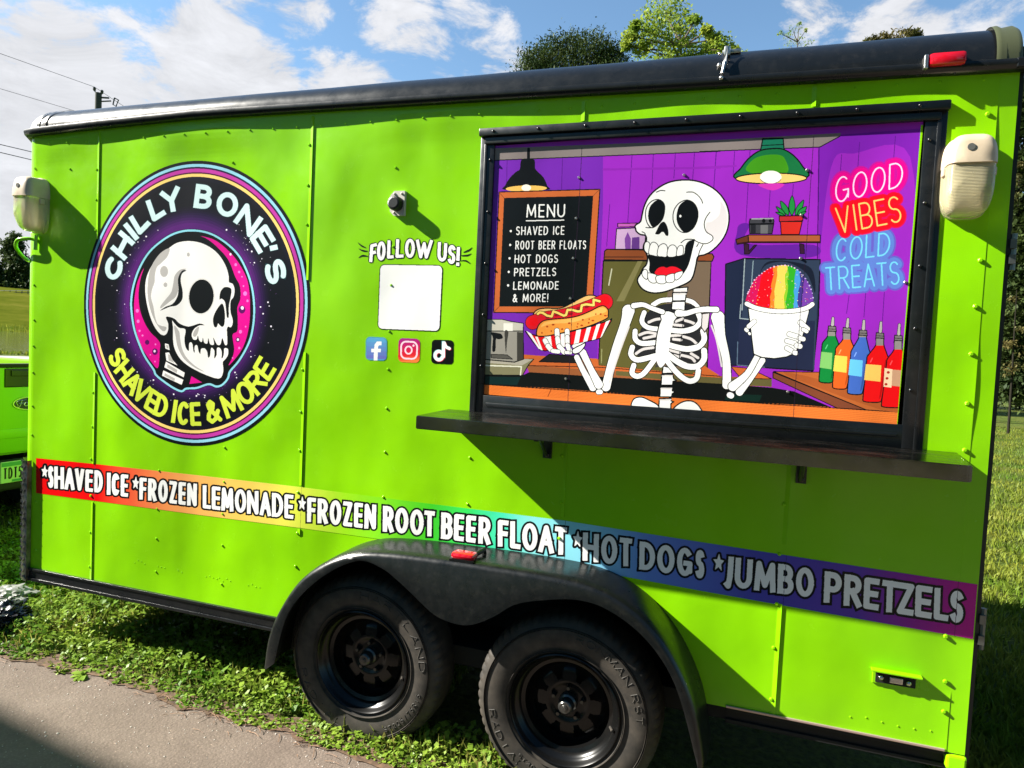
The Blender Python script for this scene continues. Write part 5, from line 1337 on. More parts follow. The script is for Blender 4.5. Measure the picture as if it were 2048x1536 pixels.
    o = b.build('brake_drum', under); o.parent = w
    w.scale = (1.065, 1, 1.065)
    return w
wheel(-1.505, .330, 0.0, [('HARTLAND', 48, 92, .262, .288, True), ('RADIAL', 225, 62, .262, .288, False), ('ST205/', -51, 27, .266, .282, False), ('75R15', -26, 23, .266, .282, False)])
wheel(-.612, .312, 0.0, [('IRONMAN', 62, 62, .264, .288, True), ('RST', 14, 24, .264, .288, True), ('RADIAL', 215, 52, .264, .286, False), ('ST205/', -116, 27, .246, .258, False), ('75R15', -91, 23, .246, .258, False)])

# ------------------------------------------------------------------ ground, pavement, pond, hill
def principled_translucent(name, dark, light, scale, trans=.35, rough=.5, lo=.35, hi=.65, obj=False):
    m = mat(name, light, rough, spec=.15)
    cv = ramp(m, tex_noise(m, scale, 4, .6), [(lo, dark), (hi, light)])
    lk(m, cv, bsdf(m).inputs['Base Color'])
    tr = nd(m, 'ShaderNodeBsdfTranslucent'); mx = nd(m, 'ShaderNodeMixShader'); mx.inputs[0].default_value = trans
    hs = nd(m, 'ShaderNodeHueSaturation'); hs.inputs['Value'].default_value = 1.25; hs.inputs['Hue'].default_value = .49
    lk(m, cv, hs.inputs['Color']); lk(m, hs.outputs[0], tr.inputs['Color'])
    out = m.node_tree.nodes['Material Output']
    lk(m, bsdf(m).outputs[0], mx.inputs[1]); lk(m, tr.outputs[0], mx.inputs[2]); lk(m, mx.outputs[0], out.inputs['Surface'])
    return m
lawn_m = mat('lawn', (.07, .12, .02), .8, spec=.2)
n_a = tex_noise(lawn_m, .9, 6, .65); n_b = tex_noise(lawn_m, 26, 5, .7)
cA = ramp(lawn_m, n_a, [(.3, (.06, .105, .010)), (.5, (.10, .14, .015)), (.7, (.16, .16, .03))])
cB = ramp(lawn_m, n_b, [(.3, (.35, .35, .35)), (.7, (1.25, 1.25, 1.2))])
mxl = nd(lawn_m, 'ShaderNodeMix', data_type='RGBA', blend_type='MULTIPLY'); mxl.inputs[0].default_value = 1
lk(lawn_m, cA, mxl.inputs[6]); lk(lawn_m, cB, mxl.inputs[7]); lk(lawn_m, mxl.outputs[2], bsdf(lawn_m).inputs['Base Color'])
lk(lawn_m, bump(lawn_m, n_b, .9, .05), bsdf(lawn_m).inputs['Normal'])
b = MB(); b.add([(-1500, -300, 0), (1500, -300, 0), (1500, 2000, 0), (-1500, 2000, 0)], [(0, 1, 2, 3)])
tag(b.build('ground', lawn_m), kind='structure')

def edge_y(x):
    return -.205+.035*math.sin(x*1.7+.6)+.018*math.sin(x*6.1)+.012*math.sin(x*17.0+1)+.008*math.sin(x*41)
asph = mat('asphalt', (.13, .11, .095), .85, spec=.3)
va = nd(asph, 'ShaderNodeTexVoronoi'); va.inputs['Scale'].default_value = 95; lk(asph, pos_node(asph), va.inputs['Vector'])
spk = ramp(asph, va.outputs['Distance'], [(.10, (1.5, 1.45, 1.4)), (.20, (1, 1, 1)), (.7, (.82, .82, .82))])
v2 = nd(asph, 'ShaderNodeTexVoronoi'); v2.inputs['Scale'].default_value = 33; lk(asph, pos_node(asph), v2.inputs['Vector'])
sp2 = ramp(asph, v2.outputs['Distance'], [(.07, (2.3, 2.2, 2.1)), (.11, (1, 1, 1))])
base = ramp(asph, tex_noise(asph, 3.0, 8, .7), [(.3, (.130, .099, .078)), (.55, (.166, .129, .102)), (.75, (.198, .157, .127))])
m1 = nd(asph, 'ShaderNodeMix', data_type='RGBA', blend_type='MULTIPLY'); m1.inputs[0].default_value = .8; lk(asph, base, m1.inputs[6]); lk(asph, spk, m1.inputs[7])
m2 = nd(asph, 'ShaderNodeMix', data_type='RGBA', blend_type='MULTIPLY'); m2.inputs[0].default_value = .7; lk(asph, m1.outputs[2], m2.inputs[6]); lk(asph, sp2, m2.inputs[7])
lk(asph, m2.outputs[2], bsdf(asph).inputs['Base Color'])
o_ = bump(asph, va.outputs['Distance'], .25, .004); lk(asph, bump(asph, tex_noise(asph, 60, 5, .6), .5, .006, o_), bsdf(asph).inputs['Normal'])
xs = np.concatenate([[-80, -30, -12], np.linspace(-8, 4, 500), [12, 40]])
V = [(x, edge_y(x), .008) for x in xs]+[(x, -9.0, .008) for x in xs]; n = len(xs)
tag(mesh_obj('pavement', V, [(i, n+i, n+i+1, i+1) for i in range(n-1)], asph), kind='structure')
soil_m = mat('soil', (.09, .055, .03), .9); var_color(soil_m, (.05, .03, .018), (.17, .10, .055), 30, 6)
xs = np.linspace(-8, 4, 400)
V = [(x, edge_y(x)-.02-.02*abs(math.sin(x*9+math.sin(x*23)*2)), .0125) for x in xs]+[(x, edge_y(x)+.10, .004) for x in xs]; n = len(xs)
tag(mesh_obj('soil_edge', V, [(i, i+1, n+i+1, n+i) for i in range(n-1)], soil_m), kind='structure')

road_m = mat('road', (.36, .34, .33), .8)
def road_strip(name, a, b_, w, m, z):
    d = (Vector(b_)-Vector(a)).normalized(); nn_ = Vector((-d.y, d.x))*w/2
    V = [(a[0]+nn_.x, a[1]+nn_.y, z), (a[0]-nn_.x, a[1]-nn_.y, z), (b_[0]-nn_.x, b_[1]-nn_.y, z), (b_[0]+nn_.x, b_[1]+nn_.y, z)]
    tag(mesh_obj(name, V, [(0, 1, 2, 3)], m), kind='structure')
def gpt(px, py):
    d = raydir(px, py); t = -CAM[2]/d[2]; return Vector(CAM+d*t)
ga, gb = gpt(0, 717), gpt(60, 720)
dd = (gb-ga).normalized(); perp = Vector((-dd.y, dd.x, 0))
a_ = ga-Vector((.6, .8, 0))*60; b_ = ga+Vector((.6, .8, 0))*60
road_strip('far_road', (a_.x, a_.y), (b_.x, b_.y), 7.5, road_m, .010)
water = mat('pond_water', (.10, .12, .05), .05, spec=.8)
lk(water, bump(water, tex_noise(water, .8, 4, .6), .6, .12), bsdf(water).inputs['Normal'])
view = np.array([raydir(20, 680)[0], raydir(20, 680)[1]]); view /= np.linalg.norm(view); side = np.array([-view[1], view[0]])
def vs(d, s): return (CAM[0]+view[0]*d+side[0]*s, CAM[1]+view[1]*d+side[1]*s)
P = []
for k in range(48):
    a = 2*math.pi*k/48; d = 145+92*math.cos(a); s_ = (150+18*math.sin(3*a))*math.sin(a); P.append((*vs(d, s_), .02))
tag(mesh_obj('pond', P, [tuple(range(48))], water), kind='structure')
hill_m = mat('hill_grass', (.16, .17, .06), 1.0, spec=0.0)
lk(hill_m, ramp(hill_m, tex_noise(hill_m, .05, 8, .7, stretch=(1, 1, 3)), [(.3, (.040, .060, .006)), (.5, (.080, .095, .010)), (.7, (.125, .125, .02))]), bsdf(hill_m).inputs['Base Color'])
V = []; F = []; ND, NSD = 24, 50
for i in range(ND):
    d = 225+i*14
    for j in range(NSD):
        s_ = -420+j*840/(NSD-1); t = i/(ND-1)
        z = -.5+21*(1-math.cos(min(1, t*1.5)*math.pi))/2+1.6*math.sin(s_*.03+t*4)*t
        V.append((*vs(d, s_), z))
for i in range(ND-1):
    for j in range(NSD-1): F.append((i*NSD+j, i*NSD+j+1, (i+1)*NSD+j+1, (i+1)*NSD+j))
tag(mesh_obj('hillside', V, F, hill_m, smooth=True), kind='structure')

# ------------------------------------------------------------------ grass and weeds along the pavement
clover_m = principled_translucent('ground_cover_leaf', (.075, .18, .012), (.26, .37, .045), 2.2, .3, .42)
blade_m = principled_translucent('grass_blade', (.085, .17, .015), (.30, .29, .07), 2.6, .3, .5)
def vnoise(x, y, s, sd=0):
    return np.array([noise.noise((a*s+sd, b_*s, sd*.37)) for a, b_ in zip(x, y)])
def leaves(cx, cy, cz, size, tilt, seed, asp=.75):
    r = np.random.default_rng(seed); n = len(cx)
    az = r.uniform(0, 2*np.pi, n); tl = r.normal(0, tilt, n)
    d = np.stack([np.cos(az)*np.cos(tl), np.sin(az)*np.cos(tl), np.sin(tl)], -1)
    s = np.stack([-np.sin(az), np.cos(az), r.normal(0, .35, n)], -1); s /= np.linalg.norm(s, axis=1)[:, None]
    nrm = np.cross(d, s); c_ = np.stack([cx, cy, cz], -1); sz = size[:, None]
    v = [c_-d*sz*.5, c_-d*sz*.08+s*sz*.5*asp+nrm*sz*.1, c_+d*sz*.5+nrm*sz*.02, c_-d*sz*.08-s*sz*.5*asp+nrm*sz*.1]
    return np.stack(v, 1).reshape(-1, 3), np.arange(n*4).reshape(n, 4)
def blades(cx, cy, h, seed, lean=.5, w=.0035, z0=0.0):
    r = np.random.default_rng(seed); n = len(cx)
    az = r.uniform(0, 2*np.pi, n); ln = r.normal(lean, .25, n); a2 = r.uniform(0, 2*np.pi, n)
    sd = np.stack([np.cos(a2), np.sin(a2), np.zeros(n)], -1)*w; hh = h[:, None]
    dr = np.stack([np.cos(az)*np.sin(ln), np.sin(az)*np.sin(ln), np.cos(ln)], -1)
    b0 = np.stack([cx, cy, np.full(n, z0)], -1); md = b0+np.array([0, 0, 1])*hh*.5+dr*hh*.15; tp_ = md+dr*hh*.6
    return np.stack([b0-sd, b0+sd, md+sd*.8, tp_, md-sd*.8], 1).reshape(-1, 3), np.arange(n*5).reshape(n, 5)
N = 62000
x = RNG.uniform(-6.5, 1.6, N); y = -.26+RNG.random(N)**1.25*1.5
x[:9000] = RNG.uniform(-7.5, -3.6, 9000); y[:9000] = RNG.uniform(-.2, 2.6, 9000)
ey = np.array([edge_y(a) for a in x]); nz = vnoise(x, y, 3.2); n2_ = vnoise(x, y, 11, 4)
keep_ = (y > ey-.015-.05*np.clip(n2_, 0, 1)) & (nz+.5*n2_ > -.55) & ~((y > .75) & (x > -3.4)) & ~((y > .05-.25*np.clip(n2_, 0, 1)) & (x > -1.3))
x, y, nz, n2_ = x[keep_], y[keep_], nz[keep_], n2_[keep_]
edgef = np.clip((y-np.array([edge_y(a) for a in x]))/.16, .18, 1)
z = (.018+.055*RNG.random(len(x))*(1+nz)+.03*np.clip(n2_, -.3, 1))*edgef+.004
V1, F1_ = leaves(x, y, np.maximum(z, .006), RNG.uniform(.013, .036, len(x))*(.75+.4*edgef), .55, 3)
tag(mesh_obj('ground_cover', V1, F1_, clover_m), kind='stuff')
N = 40000
x = RNG.uniform(-6.5, 1.6, N); y = -.25+RNG.random(N)**1.2*1.6
x[:7000] = RNG.uniform(-7.5, -3.6, 7000); y[:7000] = RNG.uniform(-.2, 3.0, 7000)
ey = np.array([edge_y(a) for a in x]); nz = vnoise(x, y, 2.4, 9)
keep_ = (y > ey-.02) & ((nz > -.02) | (RNG.random(N) < .3)) & ~((y > .8) & (x > -3.4)) & ~((y > .0) & (x > -1.3))
x, y = x[keep_], y[keep_]; eh = np.clip((y-ey[keep_])/.12, .3, 1)
V1, F1_ = blades(x, y, RNG.uniform(.03, .085, len(x))*eh, 4)
tag(mesh_obj('grass', V1, F1_, blade_m), kind='stuff')
N = 60000                                                                   # lawn behind the trailer, right-hand side
d = 2.6+RNG.random(N)**1.8*24; s_ = RNG.uniform(-.10, .30, N)
N2 = 60000; d = np.concatenate([d, 2.2+RNG.random(N2)**1.5*16]); s_ = np.concatenate([s_, RNG.uniform(.28, 1.3, N2)])
vx, vy = raydir(2010, 900)[:2]/np.linalg.norm(raydir(2010, 900)[:2]); 
x = CAM[0]+d*(vx+s_*vy*-1); y = CAM[1]+d*(vy+s_*vx*1)
x = CAM[0]+d*vx+d*s_*vy; y = CAM[1]+d*vy-d*s_*vx
ok_ = ((x > XR+.05) | (y > WID+.05)) & (y > -.2)
x, y, d = x[ok_], y[ok_], d[ok_]
V1, F1_ = blades(x, y, RNG.uniform(.03, .075, len(x)), 6, .8, .006)
lawn_b = principled_translucent('lawn_blade', (.07, .15, .010), (.24, .25, .035), 1.1, .3, .5)
tag(mesh_obj('lawn_grass', V1, F1_, lawn_b), kind='stuff')
r_x, r_y = [], []
for d0, d1, n_ in ((50.5, 52.5, 1500), (236, 241, 1500)):
    for k in range(n_):
        q = vs(random.uniform(d0, d1), random.uniform(-.35, .25)*d0); r_x.append(q[0]); r_y.append(q[1])
r_h = np.concatenate([RNG.uniform(.08, .26, 1500), RNG.uniform(1.0, 2.6, 1500)])
V1, F1_ = blades(np.array(r_x), np.array(r_y), r_h, 9, .4, .05)
tag(mesh_obj('shore_reeds', V1, F1_, lawn_b), kind='stuff')
needle_m = mat('pine_needle', (.17, .075, .03), .7); var_color(needle_m, (.10, .045, .02), (.27, .14, .06), 22)
b = MB()
for k in range(420):
    x0 = random.uniform(-4.6, .4); y0 = edge_y(x0)-.035+random.gauss(0, .035); a = random.gauss(.0, .7); L = random.uniform(.02, .075)
    if noise.noise((x0*2.2, 1.3, 0)) < -.12 and random.random() < .8: continue
    p0 = Vector((x0, y0, .012)); p1 = p0+Vector((math.cos(a), math.sin(a), random.uniform(0, .12)))*L
    b.tube([p0, (p0+p1)/2+Vector((0, .004, .003)), p1], .0011, 4)
tag(b.build('pine_needles', needle_m), kind='stuff')
b = MB()
for k in range(700):
    x0 = random.uniform(-4.5, -.6); y0 = -.25-random.random()**1.6*.55; r = random.uniform(.0012, .0034)
    if random.random() < .15: r *= 1.7
    bm = bmesh.new(); bmesh.ops.create_icosphere(bm, subdivisions=1, radius=r)
    for v in bm.verts: v.co = Vector((v.co.x*random.uniform(.7, 1.3)+x0, v.co.y*random.uniform(.7, 1.3)+y0, v.co.z*.6+.0085))
    b.bm(bm)
tag(b.build('grit', mat('grit_stone', (.42, .38, .33), .7)), kind='stuff')

def weed(px, py, n, r, seed):
    g = gpt(px, py); rr = random.Random(seed)
    t = empty('weed_plant', (g.x, g.y, .004))
    V = []; F = []
    for k in range(n):
        a = rr.uniform(0, 6.28); L = r*rr.uniform(.5, 1); w = L*.36; up = rr.uniform(.1, .6)
        d_ = Vector((math.cos(a), math.sin(a), up)).normalized(); s_ = Vector((-math.sin(a), math.cos(a), rr.uniform(-.3, .3)))
        i0 = len(V)
        for tt, ww in ((.05, .1), (.35, .9), (.65, 1), (.88, .6), (1, .05)):
            c0 = d_*L*tt+Vector((0, 0, .01-.03*tt*tt)); V += [c0+s_*w*ww*.5, c0-Vector((0, 0, w*.12*ww)), c0-s_*w*ww*.5]
        for q in range(4):
            for e in range(2): F.append((i0+q*3+e, i0+q*3+e+1, i0+q*3+e+4, i0+q*3+e+3))
    o = mesh_obj('leaves', V, F, clover_m, smooth=True); o.parent = t
    b = MB()
    for k in range(5): b.tube([(0, 0, 0), (rr.uniform(-.02, .02), rr.uniform(-.02, .02), .03)], .002, 5)
    o = b.build('stem', blade_m); o.parent = t
    return t
tag(weed(118, 1350, 9, .06, 1), 'small round-leaved weed at the far left of the pavement edge', 'weed', 'weeds on the pavement edge')
tag(weed(165, 1356, 16, .075, 2), 'bushier broad-leaved weed spilling over the pavement edge', 'weed', 'weeds on the pavement edge')

# crumpled plastic on the grass at the left
bagk = mat('black_plastic', (.02, .02, .022), .22, spec=.6); bagw = mat('pale_plastic', (.20, .195, .19), .45)
def crumple(name, m, c0, r, sc, seed, nz=.35):
    bm = bmesh.new(); bmesh.ops.create_icosphere(bm, subdivisions=5, radius=1)
    for v in bm.verts:
        p = v.co.copy(); k = noise.noise(p*1.6+Vector((seed, 0, 0)))*.35+abs(noise.noise(p*4+Vector((0, seed, 0))))*nz+abs(noise.noise(p*10+Vector((0, 0, seed))))*nz*.4
        q = p*(.85+k); v.co = Vector((c0[0]+q.x*r*sc[0], c0[1]+q.y*r*sc[1], max(.004, c0[2]+q.z*r*sc[2])))
    me = bpy.data.meshes.new(name); bm.to_mesh(me); bm.free(); me.materials.append(m); me.polygons.foreach_set('use_smooth', [True]*len(me.polygons))
    me.set_sharp_from_angle(angle=math.radians(32))
    o = bpy.data.objects.new(name, me); COL.objects.link(o); return o
g = gpt(-2, 1268)
tag(crumple('plastic_bag', bagk, (g.x-.06, g.y+.05, .05), .14, (1.0, .9, .60), 3.3, .5), 'crumpled black plastic bag lying on the grass beside the pavement', 'bag')
g2 = gpt(6, 1228)
tag(crumple('plastic_sheet', bagw, (g2.x-.10, g2.y+.08, .055), .13, (1.3, 1.0, .42), 8.1, .45), 'pale crumpled plastic sheet on the grass behind the black bag', 'plastic sheet')

# ------------------------------------------------------------------ towing pickup in front of the trailer
TX = -5.2
def atX(px, py, X=TX):
    d = raydir(px, py); t = (X-CAM[0])/d[0]; return Vector(CAM+d*t)
truck = tag(empty('pickup_truck', (TX, 1.05, 0)), 'lime green pickup truck ahead of the trailer, its closed tailgate and green number plate showing', 'pickup truck')
def tpart(o, par=None):
    o.parent = par or truck
    if par is None: o.matrix_parent_inverse = Matrix.Translation((-TX, -1.05, 0))
    return o
truck_lime = mat('truck_lime_paint', (.22, .46, .01), .3, spec=.4)
tl_top, tl_bot = atX(30, 735).z, atX(30, 905).z
YC = 1.08; HWD = .80
tg = MB(); tg.box(TX-.05, TX, YC-HWD+.04, YC+HWD-.04, tl_bot, tl_top, .012)
hz = atX(38, 862).z
tg.box(TX-.02, TX+.006, YC-HWD+.12, YC+HWD-.12, hz-.05, hz+.02, .004)
tailgate = tpart(tg.build('tailgate', truck_lime, smooth=True))
b = MB(); b.box(TX-.06, TX+.008, YC-HWD+.04, YC+HWD-.04, tl_top+.001, tl_top+.028, .004); tpart(b.build('tailgate_cap', under), tailgate)
hy = atX(42, 755)
b = MB(); b.box(TX-.01, TX+.012, YC-.13, YC+.13, atX(38, 774).z, atX(38, 737).z, .008); b.box(TX, TX+.022, YC-.09, YC+.09, atX(38, 752).z, atX(38, 740).z, .004)
tpart(b.build('tailgate_handle', mat('handle_black', (.012, .012, .012), .35)), tailgate)
bz = atX(42, 807).z; by_ = atX(24, 806).y+.125
bp = MB(); ov_ = [(by_+.125*math.cos(a), bz+.050*math.sin(a)) for a in np.linspace(0, 2*math.pi, 41)[:-1]]
def plate_x(pts, x0, x1):
    n = len(pts); V = [(x0, p[0], p[1]) for p in pts]+[(x1, p[0], p[1]) for p in pts]
    return V, [tuple(range(n)), tuple(range(n, 2*n))[::-1]]+[(i, (i+1) % n, n+(i+1) % n, n+i) for i in range(n)]
bp.add(*plate_x(ov_, TX-.004, TX+.010)); badge = tpart(bp.build('oval_badge', mat('badge_rim', (.5, .52, .55), .2, 1.0)), tailgate)
bp = MB(); bp.add(*plate_x([(by_+(p[0]-by_)*.93, bz+(p[1]-bz)*.86) for p in ov_], TX+.008, TX+.0125)); tpart(bp.build('badge_field', mat('badge_blue', (.006, .012, .05), .2)), tailgate)
bp = MB()
for st_ in ([(-.085, -.012), (-.095, .010), (-.075, .024), (-.045, .022), (-.025, .026)], [(-.055, .024), (-.066, -.005), (-.078, -.024), (-.090, -.020)], [(-.078, .002), (-.045, .004)], [(-.040, -.008), (-.030, .006), (-.014, .004), (-.016, -.014), (-.032, -.016), (-.040, -.008)], [(-.002, -.016), (.002, .006), (.018, .006)], [(.05, .026), (.042, -.014)], [(.044, .002), (.028, .004), (.022, -.010), (.034, -.016), (.044, -.006)]):
    bp.tube([(TX+.0135, by_+u*1.05, bz+v*1.1) for u, v in spline(st_, False, 5)], .0024, 5)
tpart(bp.build('badge_script', mat('badge_silver', (.6, .62, .65), .3, 1.0)), tailgate)
b = MB()
for s_ in (-1, 1):
    ya, yb = sorted((YC+s_*HWD-s_*.02, YC+s_*HWD+s_*.10))
    b.box(TX-2.0, TX-.01, ya, yb, tl_bot-.05, tl_top+.01, .02)
b.box(TX-2.0, TX-.06, YC-HWD, YC+HWD, tl_bot-.02, tl_bot+.03)
b.box(TX-4.2, TX-2.0, YC-HWD-.1, YC+HWD+.1, tl_bot-.1, tl_top+.02, .04)
b.box(TX-5.4, TX-4.2, YC-HWD-.08, YC+HWD+.08, tl_bot-.1, tl_top-.05, .08)
tpart(b.build('body', truck_lime, smooth=True))
b = MB(); bm = bmesh.new(); bmesh.ops.create_cube(bm, size=1)
for v in bm.verts:
    k = .80 if v.co.z > 0 else 1
    v.co = Vector((TX-3.1+v.co.x*2.1*(k*.95), YC+v.co.y*1.7*k, tl_top+.26+v.co.z*.52))
b.bm(bm); tpart(b.build('cab', truck_lime))
b = MB(); b.box(TX-2.12, TX-2.05, YC-.62, YC+.62, tl_top+.08, tl_top+.42, .01); tpart(b.build('rear_window', mat('dark_glass', (.01, .012, .014), .05)))
for s_ in (-1, 1):
    b = MB(); ya, yb = sorted((YC+s_*(HWD-.03), YC+s_*(HWD+.105))); b.box(TX-.02, TX+.012, ya, yb, tl_bot+.12, tl_top-.04, .01); tpart(b.build('tail_lamp', red_lens))
    for wx in (TX-1.1, TX-4.5):
        b = MB(); b.lathe_y([(.0001, YC+s_*(HWD+.06)), (.24, YC+s_*(HWD+.06)), (.38, YC+s_*(HWD+.05)), (.40, YC+s_*(HWD-.1)), (.36, YC+s_*(HWD-.2))], wx, .40, 36); tpart(b.build('truck_wheel', rubber, smooth=True))
pz0, pz1 = atX(26, 965, TX+.14).z, atX(26, 923, TX+.14).z
b = MB(); b.box(TX-.02, TX+.12, YC-HWD-.05, YC+HWD+.05, pz0-.06, tl_bot-.045, .02); tpart(b.build('rear_bumper', under))
py0 = atX(2, 945, TX+.13).y
pm = MB(); PXp = TX+.128
pm.box(TX+.118, PXp, py0, py0+.235, pz0, pz1, .004)
number = tpart(pm.build('number_plate', mat('plate_pale_green', (.42, .56, .36), .45)))
pm = MB(); pm.box(PXp, PXp+.002, py0+.005, py0+.23, pz1-.034, pz1-.004); tpart(pm.build('plate_header', mat('plate_green', (.06, .26, .13), .45)), number)
pm = MB(); pm.box(PXp, PXp+.002, py0+.08, py0+.15, pz0+.006, pz0+.022); tpart(pm.build('plate_footer', mat('plate_green', (.06, .26, .13), .45)), number)
pm = MB()
for st_ in text_strokes('TDT58C', [(py0+.018, pz1-.042), (py0+.222, pz1-.042), (py0+.222, pz0+.028), (py0+.018, pz0+.028)], .005, .3):
    pm.tube([(PXp+.001, p[0], p[1]) for p in st_], .0055, 5)
tpart(pm.build('plate_characters', mat('plate_ink', (.01, .012, .012), .5)), number)

# ------------------------------------------------------------------ utility pole and cables
wood_m = mat('pole_wood', (.05, .055, .045), .9)
PD = 35
ptop = at_dist(197, 186, PD)
pole = tag(empty('utility_pole', (ptop.x, ptop.y, 0)), 'weathered utility pole with insulators rising behind the front of the trailer roof', 'utility pole')
def ppart(o): o.parent = pole; o.matrix_parent_inverse = Matrix.Translation((-ptop.x, -ptop.y, 0)); return o
b = MB(); b.tube([(ptop.x, ptop.y, 0), (ptop.x, ptop.y, ptop.z)], [.21, .15], 14); ppart(b.build('pole_shaft', wood_m, smooth=True))
ins = mat('insulator_dark', (.03, .04, .04), .35)
for q, e in (((189, 176), (194, 190)), ((204, 182), (200, 192))):
    a = at_dist(*q, PD); e = at_dist(*e, PD)
    b = MB(); b.tube([e, a-Vector((0, 0, .12))], .03, 6); b.tube([a-Vector((0, 0, .14)), a-Vector((0, 0, .07)), a-Vector((0, 0, .065)), a+Vector((0, 0, .0)), a+Vector((0, 0, .05))], [.05, .08, .05, .08, .04], 10); ppart(b.build('insulator', ins))
b = MB(); b.tube([at_dist(200, 195, PD), at_dist(218, 196, PD)], .045, 6); b.tube([at_dist(200, 203, PD), at_dist(222, 202, PD)], .035, 6); ppart(b.build('bracket_arm', ins))
b = MB(); b.tube([at_dist(x_, y_, PD) for x_, y_ in ((229, 196), (237, 200), (232, 213), (226, 209), (229, 196))], .035, 6); ppart(b.build('fuse_cutout', ins))
wire_m = mat('cable_black', (.015, .016, .018), .5)
def cable(pts, r, label):
    P = [at_dist(*p) for p in pts]; Q = []
    for a, e in zip(P[:-1], P[1:]):
        for k in range(12):
            t = k/12; Q.append(a.lerp(e, t)-Vector((0, 0, .0)))
    Q.append(P[-1]); b = MB(); b.tube(Q, r, 5)
    tag(b.build('power_cable', wire_m), label, 'cable', 'cables on the utility pole')
cable([(-420, -42, 22), (189, 174, PD), (520, 392, 60)], .011, 'topmost thin cable running over the pole top')
cable([(-420, 52, 22), (150, 222, PD), (520, 330, 60)], .010, 'second thin cable from the top, crossing the clouds left of the pole')
cable([(-420, 190, 16), (60, 303, 25), (300, 360, 34)], .014, 'upper of the two thick low cables beside the front lamp')
cable([(-420, 205, 16), (60, 319, 25), (300, 376, 34)], .014, 'lower of the two thick low cables beside the front lamp')

# ------------------------------------------------------------------ trees
def tree(name, label, base, clumps, leafm, barkm, leaf, per, seed, spread=.55, trunk_r=.12, limbs=True, group='trees behind the trailer', asp=.55, top=None):
    """clumps: list of (Vector centre, radius); leaves fill the crown's volume, limbs reach each clump"""
    r = np.random.default_rng(seed); t = tag(empty(name, base), label, 'tree', group)
    cx, cy, cz, sz = [], [], [], []
    for c_, rad in clumps:
        ns = max(2, int(per*.14))
        sub = r.normal(0, 1, (ns, 3)); sub /= np.linalg.norm(sub, axis=1)[:, None]; sub *= rad*r.uniform(.25, 1.0, ns)[:, None]**.5
        for s_ in sub:
            k = int(r.uniform(.4, 1.4)*per/ns)
            p = r.normal(0, rad*spread*.42, (k, 3)); p[:, 2] *= .7
            cx += list(c_.x+s_[0]+p[:, 0]); cy += list(c_.y+s_[1]+p[:, 1]); cz += list(c_.z+s_[2]*.9+p[:, 2]); sz += list(r.uniform(.55, 1.2, k)*leaf)
    b0 = Vector(base)
    V, F = leaves(np.array(cx)-b0.x, np.array(cy)-b0.y, np.array(cz)-b0.z, np.array(sz), .8, seed+1, asp)
    o = mesh_obj('crown', V, F, leafm); o.parent = t
    mean = sum((c_ for c_, _ in clumps), Vector())/len(clumps)-b0
    tp_ = (top-b0) if top else Vector((mean.x*.9, mean.y*.9, mean.z))
    b = MB(); pts = [Vector((0, 0, -.1)), Vector((tp_.x*.25, tp_.y*.25, tp_.z*.4)), Vector((tp_.x*.7, tp_.y*.7, tp_.z*.75)), tp_]
    b.tube(pts, [trunk_r*1.25, trunk_r, trunk_r*.7, trunk_r*.28], 8)
    if limbs:
        for c_, rad in clumps:
            e = c_-b0; st_ = pts[1].lerp(pts[3], min(1, max(.1, (e.z-rad*1.2-pts[1].z)/max(.1, pts[3].z-pts[1].z))))
            md = st_.lerp(e, .55)+Vector((0, 0, -.12*rad)); b.tube([st_, md, e], [trunk_r*.34, trunk_r*.22, trunk_r*.07], 5)
            for k in range(3):
                f = e+Vector(r.normal(0, rad*.6, 3)); b.tube([md.lerp(e, .4), f], [trunk_r*.12, trunk_r*.03], 4)
    o = b.build('trunk', barkm); o.parent = t
    return t
bark = mat('bark', (.09, .065, .045), .9); bark_d = mat('dark_bark', (.02, .018, .013), .95, spec=.1)
pine_m = principled_translucent('pine_foliage', (.022, .050, .014), (.075, .105, .03), .9, .15, .6)
fresh_m = principled_translucent('fresh_foliage', (.11, .21, .02), (.30, .37, .05), 1.4, .4, .5)
olive_m = principled_translucent('olive_foliage', (.06, .07, .02), (.17, .14, .05), 1.5, .25, .5)
dark_m = principled_translucent('dark_foliage', (.018, .036, .010), (.06, .085, .022), .8, .2, .6)
def px_clumps(lst, dist, seed, dj=1.0):
    r = random.Random(seed); return [(at_dist(x_, y_, dist+r.uniform(-dj, dj)), rad*dist/1400) for x_, y_, rad in lst]
def base_of(px, dist):
    p = at_dist(px, 700, dist); return (p.x, p.y, 0)
tree('pine_tree', 'dark rounded pine crown above the middle of the trailer roof', base_of(1150, 30),
     px_clumps([(1075, 125, 30), (1110, 105, 34), (1150, 98, 34), (1190, 100, 34), (1222, 115, 28), (1065, 150, 34), (1130, 140, 44), (1190, 145, 44), (1230, 150, 30), (1100, 180, 46), (1160, 190, 50), (1210, 185, 44), (1140, 235, 44), (1190, 240, 40)], 30, 1), pine_m, bark, .17, 2300, 21, .85, .2, asp=.34)
tree('leafy_tree', 'tall bright green leafy tree with gaps in its crown beside the pine', base_of(1345, 25),
     px_clumps([(1330, 18, 30), (1358, 38, 30), (1300, 42, 26), (1335, 62, 32), (1372, 70, 22), (1295, 78, 22), (1325, 100, 34), (1362, 108, 30), (1262, 72, 15), (1280, 98, 16), (1252, 92, 10), (1270, 52, 11), (1390, 40, 11), (1396, 108, 24), (1420, 92, 14), (1440, 112, 22), (1462, 100, 12), (1428, 78, 12), (1442, 92, 22), (1466, 108, 14), (1412, 62, 10), (1345, 140, 46), (1400, 150, 40), (1300, 150, 40), (1350, 200, 50)], 25, 2), fresh_m, bark, .125, 520, 22, .72, .14, asp=.7)
